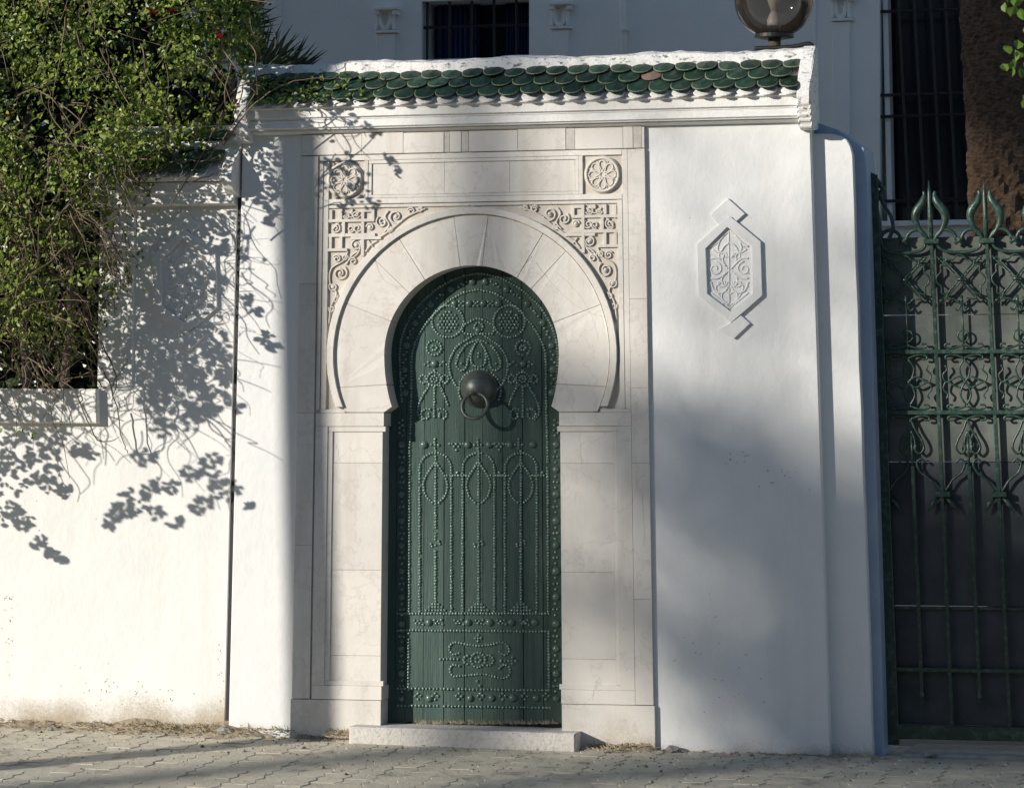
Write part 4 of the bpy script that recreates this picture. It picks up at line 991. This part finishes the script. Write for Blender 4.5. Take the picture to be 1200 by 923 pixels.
leafy('garden_hedge', 'dark dense hedge in the garden filling the wall opening behind the bougainvillea', 'hedge',
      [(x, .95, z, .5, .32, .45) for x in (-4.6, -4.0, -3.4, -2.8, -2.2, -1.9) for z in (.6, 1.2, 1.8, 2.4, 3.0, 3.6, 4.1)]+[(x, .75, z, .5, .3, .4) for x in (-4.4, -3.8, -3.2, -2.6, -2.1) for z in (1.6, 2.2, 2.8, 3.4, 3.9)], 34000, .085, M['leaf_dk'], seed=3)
# ---- big unseen tree added at left, crown shaped to keep the villa in shade
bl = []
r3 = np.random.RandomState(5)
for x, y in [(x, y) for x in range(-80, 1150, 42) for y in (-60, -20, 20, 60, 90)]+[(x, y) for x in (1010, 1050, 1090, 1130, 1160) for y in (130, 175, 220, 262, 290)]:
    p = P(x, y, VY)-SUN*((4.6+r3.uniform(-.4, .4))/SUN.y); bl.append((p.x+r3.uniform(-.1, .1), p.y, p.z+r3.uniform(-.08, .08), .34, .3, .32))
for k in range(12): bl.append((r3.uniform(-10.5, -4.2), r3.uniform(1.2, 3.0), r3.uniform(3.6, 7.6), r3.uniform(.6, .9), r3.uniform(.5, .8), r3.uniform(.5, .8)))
leafy('added_shade_tree', 'large dense dark tree added out of view at left to shade the villa', 'tree', bl, 44000, .2, M['leaf_dk'], ((-6.6, 2.2, -.1), (-6.4, 2.0, 4.6), .28), 6)
# ---- street tree far behind the viewer: soft shade on the right half
bl = []
r4 = np.random.RandomState(8)
def far_pt(px_, py_, dist):
    s = P(px_, py_, 0.05); return s-SUN*(dist/SUN.y)
DT = 27.0
def street_tree(label, spec, seed, size=.2):
    r2 = np.random.RandomState(seed); pos = []; siz = []; nr = []; tn = []; cen = []
    for x, y, Yp, rx, rz, n in spec:
        s_ = P(x, y, Yp); p = s_-SUN*((DT+Yp)/SUN.y); cen.append(p)
        for _ in range(n):
            d = r2.normal(size=3); d *= r2.uniform()**.4/np.linalg.norm(d)
            pos.append((p.x+d[0]*rx, p.y+d[1]*1.4, p.z+d[2]*rz)); siz.append(size*r2.uniform(.7, 1.3)); nr.append(d+r2.normal(size=3)*.8); tn.append(r2.beta(2, 2))
    c = sum(cen, Vector())/len(cen); t = thing('street_tree', label, 'tree', (c.x, c.y, -.4), 'street trees across the road')
    leaf_cloud(pos, siz, nr, tn, 'crown', M['leaf_dk'], t, r2)
    bm = bmesh.new(); top = Vector((c.x, c.y, min(q.z for q in cen)-.3)); tube(bm, [(c.x, c.y, -.5), (c.x+.1, c.y, top.z*.5), top], [.2, .16, .12], 9)
    for q in cen: tube(bm, [top, top.lerp(q, .5)+Vector((0, 0, .1)), q], [.05, .035, .012], 5)
    obj('trunk', bm, M['wood'], t, smooth=True)
street_tree('low spreading street tree across the road behind the viewer', (
    (815, 515, 0, .22, .10, 24), (875, 540, 0, .25, .15, 34), (935, 572, 0, .2, .18, 30), (962, 640, 0, .13, .2, 19), (1000, 560, 0, .15, .2, 20), (1005, 680, 0, .2, .3, 30),
    (812, 778, 0, .16, .10, 13), (885, 775, 0, .25, .22, 6), (938, 760, 0, .2, .3, 9), (860, 850, 0, .35, .12, 6), (950, 850, 0, .3, .2, 9), (1000, 820, 0, .2, .3, 12),
    (735, 560, 0, .10, .2, 3), (950, 930, 0, .6, .18, 30), (1150, 930, 0, .6, .18, 55), (860, 925, 0, .4, .1, 12), (720, 930, 0, .5, .1, 8),
    (830, 200, 0, .35, .3, 14), (890, 300, 0, .3, .35, 12), (920, 180, 0, .25, .3, 9), (790, 330, 0, .2, .3, 6),
    (1080, 640, .3, .35, .2, 50), (1150, 640, .3, .35, .2, 60), (1220, 640, .3, .35, .2, 60), (1080, 750, .3, .4, .35, 110), (1170, 750, .3, .4, .35, 120), (1250, 760, .3, .4, .4, 120), (1100, 860, .3, .4, .25, 90), (1200, 860, .3, .4, .25, 90), (1300, 700, .3, .5, .5, 110)), 9)
street_tree('tall tree added across the road behind the viewer, crown shaped to shade the palm', (  # unseen tree added so the palm trunk and right window fall in shade
    (1160, 60, 2.2, .4, .45, 150), (1200, 20, 2.2, .5, .45, 150), (1190, 120, 2.2, .3, .35, 90), (1130, -40, 2.2, .4, .4, 100), (1230, 150, 2.2, .4, .4, 90), (1180, -120, 2.2, .6, .4, 120), (1150, 10, 2.2, .3, .4, 80)), 14)
# ---- plain unseen terrace added across the street to cut sky light on the gateway
tr = thing('added_terrace', 'long plain terrace of houses added behind the viewer to cut the sky light', 'building', (0, -33, 0))
bm = bmesh.new(); wbox(bm, -70, 70, -42, -32, -.5, 9.2); obj('wall', bm, M['terrace'], tr)
bm = bmesh.new(); wbox(bm, -70.3, 70.3, -42.3, -31.7, 9.202, 9.5); obj('roof_parapet', bm, M['terrace'], tr)
for k in range(24):
    for z in (1.2, 5.2):
        o = None; bm = bmesh.new(); wbox(bm, -66+k*5.6, -64.6+k*5.6, -32.05, -31.97, z, z+1.9); obj('shutter', bm, M['leaf_bright'] if False else M['frame_dk'], tr)
# ---- street lighting pole whose shadow stripes the left jamb
pl = thing('street_light', 'tall galvanised street light pole standing at the road edge left of the viewer', 'street light', (0, 0, 0))
pp = P(368, 700, 0.0)-SUN*(4.9/SUN.y); gzp = gz(pp.x, pp.y)-.05
pl.location = (pp.x, pp.y, gzp); WO[pl.name] = Vector((pp.x, pp.y, gzp))
bm = bmesh.new(); lathe(bm, (pp.x, pp.y, gzp), [(.14, 0), (.14, .3), (.098, .36), (.094, 4), (.085, 8.2), (.06, 8.25)], 20)
for v in bm.verts: v.co.x -= .036*(v.co.z-gzp-2.06)
obj('pole', bm, M['pole'], pl, smooth=True)
bm = bmesh.new(); tube(bm, [(pp.x-.22, pp.y, gzp+8.1), (pp.x-.5, pp.y-.3, gzp+8.6), (pp.x-1.2, pp.y-1.0, gzp+8.8)], .04, 8); ar = obj('arm', bm, M['pole'], pl, smooth=True)
bm = bmesh.new(); wbox(bm, pp.x-1.65, pp.x-1.15, pp.y-1.12, pp.y-.9, gzp+8.72, gzp+8.86); obj('lamp_head', bm, M['pole'], ar)
# ---- palm in the garden at right
def palm_px(y): return 1124+(1137-1124)*y/260.0
TY = 2.2
pc = P(1180, 260, TY); prad = pc.x-P(1136, 260, TY).x
pm_ = thing('palm_tree', 'thick rough brown palm trunk behind the iron gate', 'palm', (pc.x, TY, gz(pc.x, 0)))
bm = bmesh.new(); ztop = 6.2; seg = 46; rows = 210; rings = []
xt = P(1168, 0, TY).x; z0 = P(1180, 260, TY).z; z1 = P(1168, 0, TY).z
rp = random.Random(4)
for i in range(rows+1):
    z = -.1+(ztop+.1)*i/rows; cx = pc.x+(xt-pc.x)*(z-z0)/(z1-z0); ring = []
    for k in range(seg):
        a = 2*math.pi*k/seg; saw = ((i+(k % 4)*1.5+rp.uniform(-.6, .6)) % 6)/6.0
        r = prad*(.90+.12*saw+rp.uniform(-.03, .03))
        ring.append(bm.verts.new((cx+r*math.cos(a), TY+r*math.sin(a), z+rp.uniform(-.01, .01))))
    rings.append(ring)
for i in range(rows):
    for k in range(seg): bm.faces.new((rings[i][k], rings[i][(k+1) % seg], rings[i+1][(k+1) % seg], rings[i+1][k]))
bm.faces.new(rings[-1]); bm.faces.new(rings[0][::-1])
obj('trunk', bm, M['bark'], pm_)
def frond(bm, base, az, el, L, nl=26, wl=.30, bend=1.1):
    p = Vector(base); pts = []
    e = el
    for k in range(nl+1):
        pts.append(p.copy()); s = L/nl; p = p+Vector((math.cos(az)*math.cos(e), math.sin(az)*math.cos(e), math.sin(e)))*s; e -= bend/nl
    tube(bm, pts, [.018*(1-.8*k/nl) for k in range(nl+1)], 4, False)
    side = Vector((-math.sin(az), math.cos(az), 0))
    for k in range(2, nl):
        for sgn in (-1, 1):
            t = (pts[k+1]-pts[k]).normalized(); d = (side*sgn*.8+t*.7+Vector((0, 0, -.15))).normalized(); l = wl*math.sin(math.pi*(k+3)/(nl+5)); q = t*.012
            bm.faces.new([bm.verts.new(v) for v in (pts[k]-q, pts[k]+q, pts[k]+d*l)])
bm = bmesh.new(); top = Vector((pc.x+(xt-pc.x)*(ztop-z0)/(z1-z0), TY, ztop))
for k in range(30): frond(bm, top, k*2.4, rp.uniform(-.1, 1.2), rp.uniform(2.0, 2.6))
obj('crown', bm, M['frond'], pm_, kind='stuff', recalc=False)
# ---- fan palm behind the ridge at left
fp = thing('fan_palm', 'dark spiky fan palm leaves rising behind the left end of the tiled roof', 'palm', P(262, 400, .9))
def fan(cx, cy, Y, L, a0, a1, n):
    bm = bmesh.new(); c = P(cx, cy, Y)
    for k in range(n):
        a = R_(a0+(a1-a0)*k/(n-1)+rnd.uniform(-2, 2)); l = L*rnd.uniform(.85, 1.08)/225.
        d = Vector((math.cos(a), rnd.uniform(-.25, .1), math.sin(a))).normalized(); u = Vector((-math.sin(a), 0, math.cos(a)))
        w_ = .011; v = [c+d*l*.06, c+d*l*.45+u*w_+Vector((0, .006, 0)), c+d*l, c+d*l*.45-u*w_+Vector((0, .006, 0)), c+d*l*.45-Vector((0, .004, 0))]
        b = [bm.verts.new(x) for x in v]; bm.faces.new((b[0], b[1], b[4])); bm.faces.new((b[1], b[2], b[4])); bm.faces.new((b[2], b[3], b[4])); bm.faces.new((b[3], b[0], b[4]))
    tube(bm, [c, c+Vector((-.15, .1, -.35))], .012, 5)
    obj('fan_leaf', bm, M['frond'], fp, recalc=False)
fan(268, 38, .9, 62, -38, 75, 22); fan(300, 92, .7, 72, 20, 120, 22); fan(305, 110, .9, 78, 25, 75, 14); fan(262, 8, 1.0, 60, -20, 100, 18); fan(330, 96, .8, 62, 8, 60, 10)
bm = bmesh.new(); tube(bm, [P(262, 640, 1.0), P(255, 300, 1.0), P(262, 90, .98)], [.09, .08, .07], 9); obj('trunk', bm, M['bark'], fp)
# ---- bright leaves at the right edge
br = thing('leafy_branch', 'bright green sunlit leaves on a thin branch in front of the palm trunk', 'branch', P(1215, 60, -.2))
bm = bmesh.new(); tube(bm, [P(x, y, -.2) for x, y in catmull([(1290, -520), (1262, -260), (1230, -60), (1212, 0), (1206, 60), (1203, 130), (1212, 190)], 5)], .006, 5); obj('stem', bm, M['twig'], br, smooth=True)
bm = bmesh.new(); L = .052
vv = [(0, 0, 0), (.022, .016, .008), (.026, .034, .008), (0, .056, -.004), (-.026, .034, .008), (-.022, .016, .008), (0, .02, 0), (0, .038, 0)]
b = [bm.verts.new(v) for v in vv]
for f in ((0, 1, 6), (1, 2, 7, 6), (2, 3, 7), (3, 4, 7), (4, 5, 6, 7), (5, 0, 6)): bm.faces.new([b[i] for i in f])
lme = bpy.data.meshes.new('leaf'); bm.to_mesh(lme); bm.free(); lme.materials.append(M['leaf_bright'])
for x, y in ((1181, 4), (1188, 8), (1196, 3), (1184, 20), (1192, 18), (1199, 24), (1184, 64), (1192, 58), (1197, 68), (1180, 84), (1189, 82), (1197, 92), (1198, 127), (1203, 120), (1190, 73), (1201, 40), (1204, 50), (1178, 15), (1200, 80), (1186, 90)):
    o = link('leaf', lme, P(x, y, -.2+rnd.uniform(-.06, .06)), br); o.rotation_euler = (rnd.uniform(.6, 1.7), rnd.uniform(-.6, .6), rnd.uniform(0, 6.28)); s = rnd.uniform(.8, 1.15); o.scale = (s, s, s)

# ================================================================== LITTER AT THE FOOT OF THE WALL
def bank(name, x0, x1, h, wd, Y0, seed):
    r5 = np.random.RandomState(seed); bm = bmesh.new(); n = 90; m = 7; g_ = []
    a = P(x0, 870, 0).x; b = P(x1, 870, 0).x
    ph = r5.uniform(0, 6, 4)
    for i in range(n+1):
        X = a+(b-a)*i/n; row = []
        hh = h*(.55+.3*math.sin(X*5+ph[0])+.25*math.sin(X*13+ph[1]))*min(1, i/6, (n-i)/6)
        ww = wd*(.7+.25*math.sin(X*4+ph[2])+.15*math.sin(X*11+ph[3]))
        for j in range(m+1):
            f = j/m; Y = Y0-ww*f; z = gz(X, Y)-.012+max(.0, hh)*(1-f)**1.6+r5.normal()*.0035*(1-f*.5)+.010*(1-f)
            row.append(bm.verts.new((X+r5.normal()*.004, Y, z)))
        g_.append(row)
    for i in range(n):
        for j in range(m): bm.faces.new((g_[i][j], g_[i+1][j], g_[i+1][j+1], g_[i][j+1]))
    return obj(name, bm, M['soil'], None, kind='stuff')
bank('dry_soil', -120, 344, .07, .19, .06, 1); bank('dry_soil', 346, 410, .035, .09, .0, 2); bank('dry_soil', 682, 768, .035, .12, .0, 3); bank('dry_soil', 770, 1040, .012, .06, .03, 4)
V = []; Fc = []; r6 = np.random.RandomState(21)
def blade(p, d, L, wdt):
    u = np.cross(d, (0.3, -.9, .2)); u /= np.linalg.norm(u)+1e-9; k = len(V)
    V.extend([p-u*wdt, p+u*wdt, p+d*L*.5+u*wdt*.8+np.array((0, 0, L*.1)), p+d*L+np.array((0, 0, 0))]); Fc.append((k, k+1, k+2, k+3))
def strawy(x0, x1, n, ymax, up, ybase=.04):
    for _ in range(n):
        x = r6.uniform(x0, x1); X = P(x, 865, 0).x; Y = ybase-abs(r6.normal())*ymax
        d = np.array((r6.normal(), r6.normal()*.5, abs(r6.normal())*up*.55)); d /= np.linalg.norm(d)
        blade(np.array((X, Y, gz(X, Y)+.002+(max(0, .03*(1-abs(Y)/.15)) if x < 345 or 385 < x < 412 else 0.012*max(0, 1-abs(Y)/.08) if x < 770 else 0))), d, r6.uniform(.010, .036), r6.uniform(.0008, .002))
strawy(90, 350, 700, .07, .5); strawy(150, 265, 450, .06, .8); strawy(-20, 110, 160, .06, .4); strawy(385, 412, 120, .04, .8, 0); strawy(690, 770, 260, .05, .6, 0); strawy(770, 1000, 90, .05, .2, .0); strawy(0, 1150, 140, .6, .1)
for _ in range(420):                                  # debris along the door foot
    x = r6.uniform(490, 655); p = P(x, 846, DY-.004); d = np.array((r6.normal(), -.2+r6.normal()*.3, .5+abs(r6.normal()))); d /= np.linalg.norm(d)
    blade(np.array((p.x, DY-.004-abs(r6.normal())*.03, p.z+.002-.006)), d, r6.uniform(.008, .026), r6.uniform(.001, .003))
pyobj('dry_weeds', V, Fc, M['straw'], None, 'stuff')
bm = bmesh.new()
for (x, y, sx, sy, n) in ((858, 536, 26, 6, 9), (905, 560, 30, 14, 14), (812, 745, 60, 50, 10), (880, 800, 60, 40, 12), (820, 300, 60, 90, 8)):
    for _ in range(n):
        a = x+r6.normal()*sx*.5; b = y+r6.normal()*sy*.5; L = r6.uniform(.5, 3.2)
        if a < 775 or a > 950: continue
        tube(bm, [P(a, b, .0197), P(a+L*.6, b+r6.normal()*.5, .0194), P(a+L, b+r6.normal()*.8-.4, .0197)], [.0008, .0022, .0006], 4)
obj('scuff_marks', bm, M['crack'], gw, kind='stuff')
bm = bmesh.new()
for (x, y, sx, sy, n) in ((8, 700, 8, 3, 10), (10, 740, 14, 40, 14), (110, 800, 60, 30, 14), (255, 790, 9, 40, 12), (170, 815, 90, 18, 26), (60, 600, 60, 90, 6)):
    for _ in range(n):
        a = x+r6.normal()*sx*.5; b = y+r6.normal()*sy*.5; L = r6.uniform(.4, 2.2)
        if a > 262: continue
        tube(bm, [P(a, b, LWY-.0003), P(a+L*.6, b+r6.normal()*.8, LWY-.0006), P(a+L, b+r6.normal()*1.0, LWY-.0003)], [.0008, .0022, .0006], 4)
obj('scuff_marks', bm, M['crack'], gwl, kind='stuff')
LV = []; LF = []                                         # litter on the pavement: crumbs, grit and leaf scraps
for _ in range(900):
    x = r6.uniform(-40, 1240); X = P(x, 870, 0).x; Y = -abs(r6.normal())*.55-.02; s_ = r6.uniform(.002, .007)*(2.2 if r6.uniform() < .06 else 1); z = gz(X, Y)
    k = len(LV); a = r6.uniform(0, 6.28); c_, n_ = math.cos(a)*s_, math.sin(a)*s_
    LV += [(X+c_, Y+n_, z), (X-n_, Y+c_, z+s_*.2), (X-c_, Y-n_, z), (X+n_, Y-c_, z+s_*.2), (X, Y, z+s_*.9)]
    LF += [(k, k+1, k+4), (k+1, k+2, k+4), (k+2, k+3, k+4), (k+3, k, k+4)]
pyobj('pavement_litter', LV, LF, M['litter'], None, 'stuff')
def rock(x, y, Y, s, label, seed):
    r7 = random.Random(seed); bm = bmesh.new(); bmesh.ops.create_icosphere(bm, subdivisions=2, radius=s)
    c = P(x, y, Y)
    for v in bm.verts: v.co *= 1+r7.uniform(-.22, .22); v.co.z *= .7; v.co.x *= 1.25
    bmesh.ops.translate(bm, verts=bm.verts, vec=(c.x, Y, gz(c.x, Y)+s*.5)); return tag(obj('stone', bm, M['stone'], None), label, 'stone')
rock(262, 858, -.03, .032, 'grey broken stone lying at the foot of the dark wall joint', 1)
rock(59, 853, -.06, .013, 'small grey stone in the dry soil below the garden wall', 2)
rock(788, 875, -.02, .022, 'pale rubble lump beside the marble edge below the right plaster wall', 3)
rock(1090, 868, .1, .02, 'small stone on the threshold under the iron gate', 4)
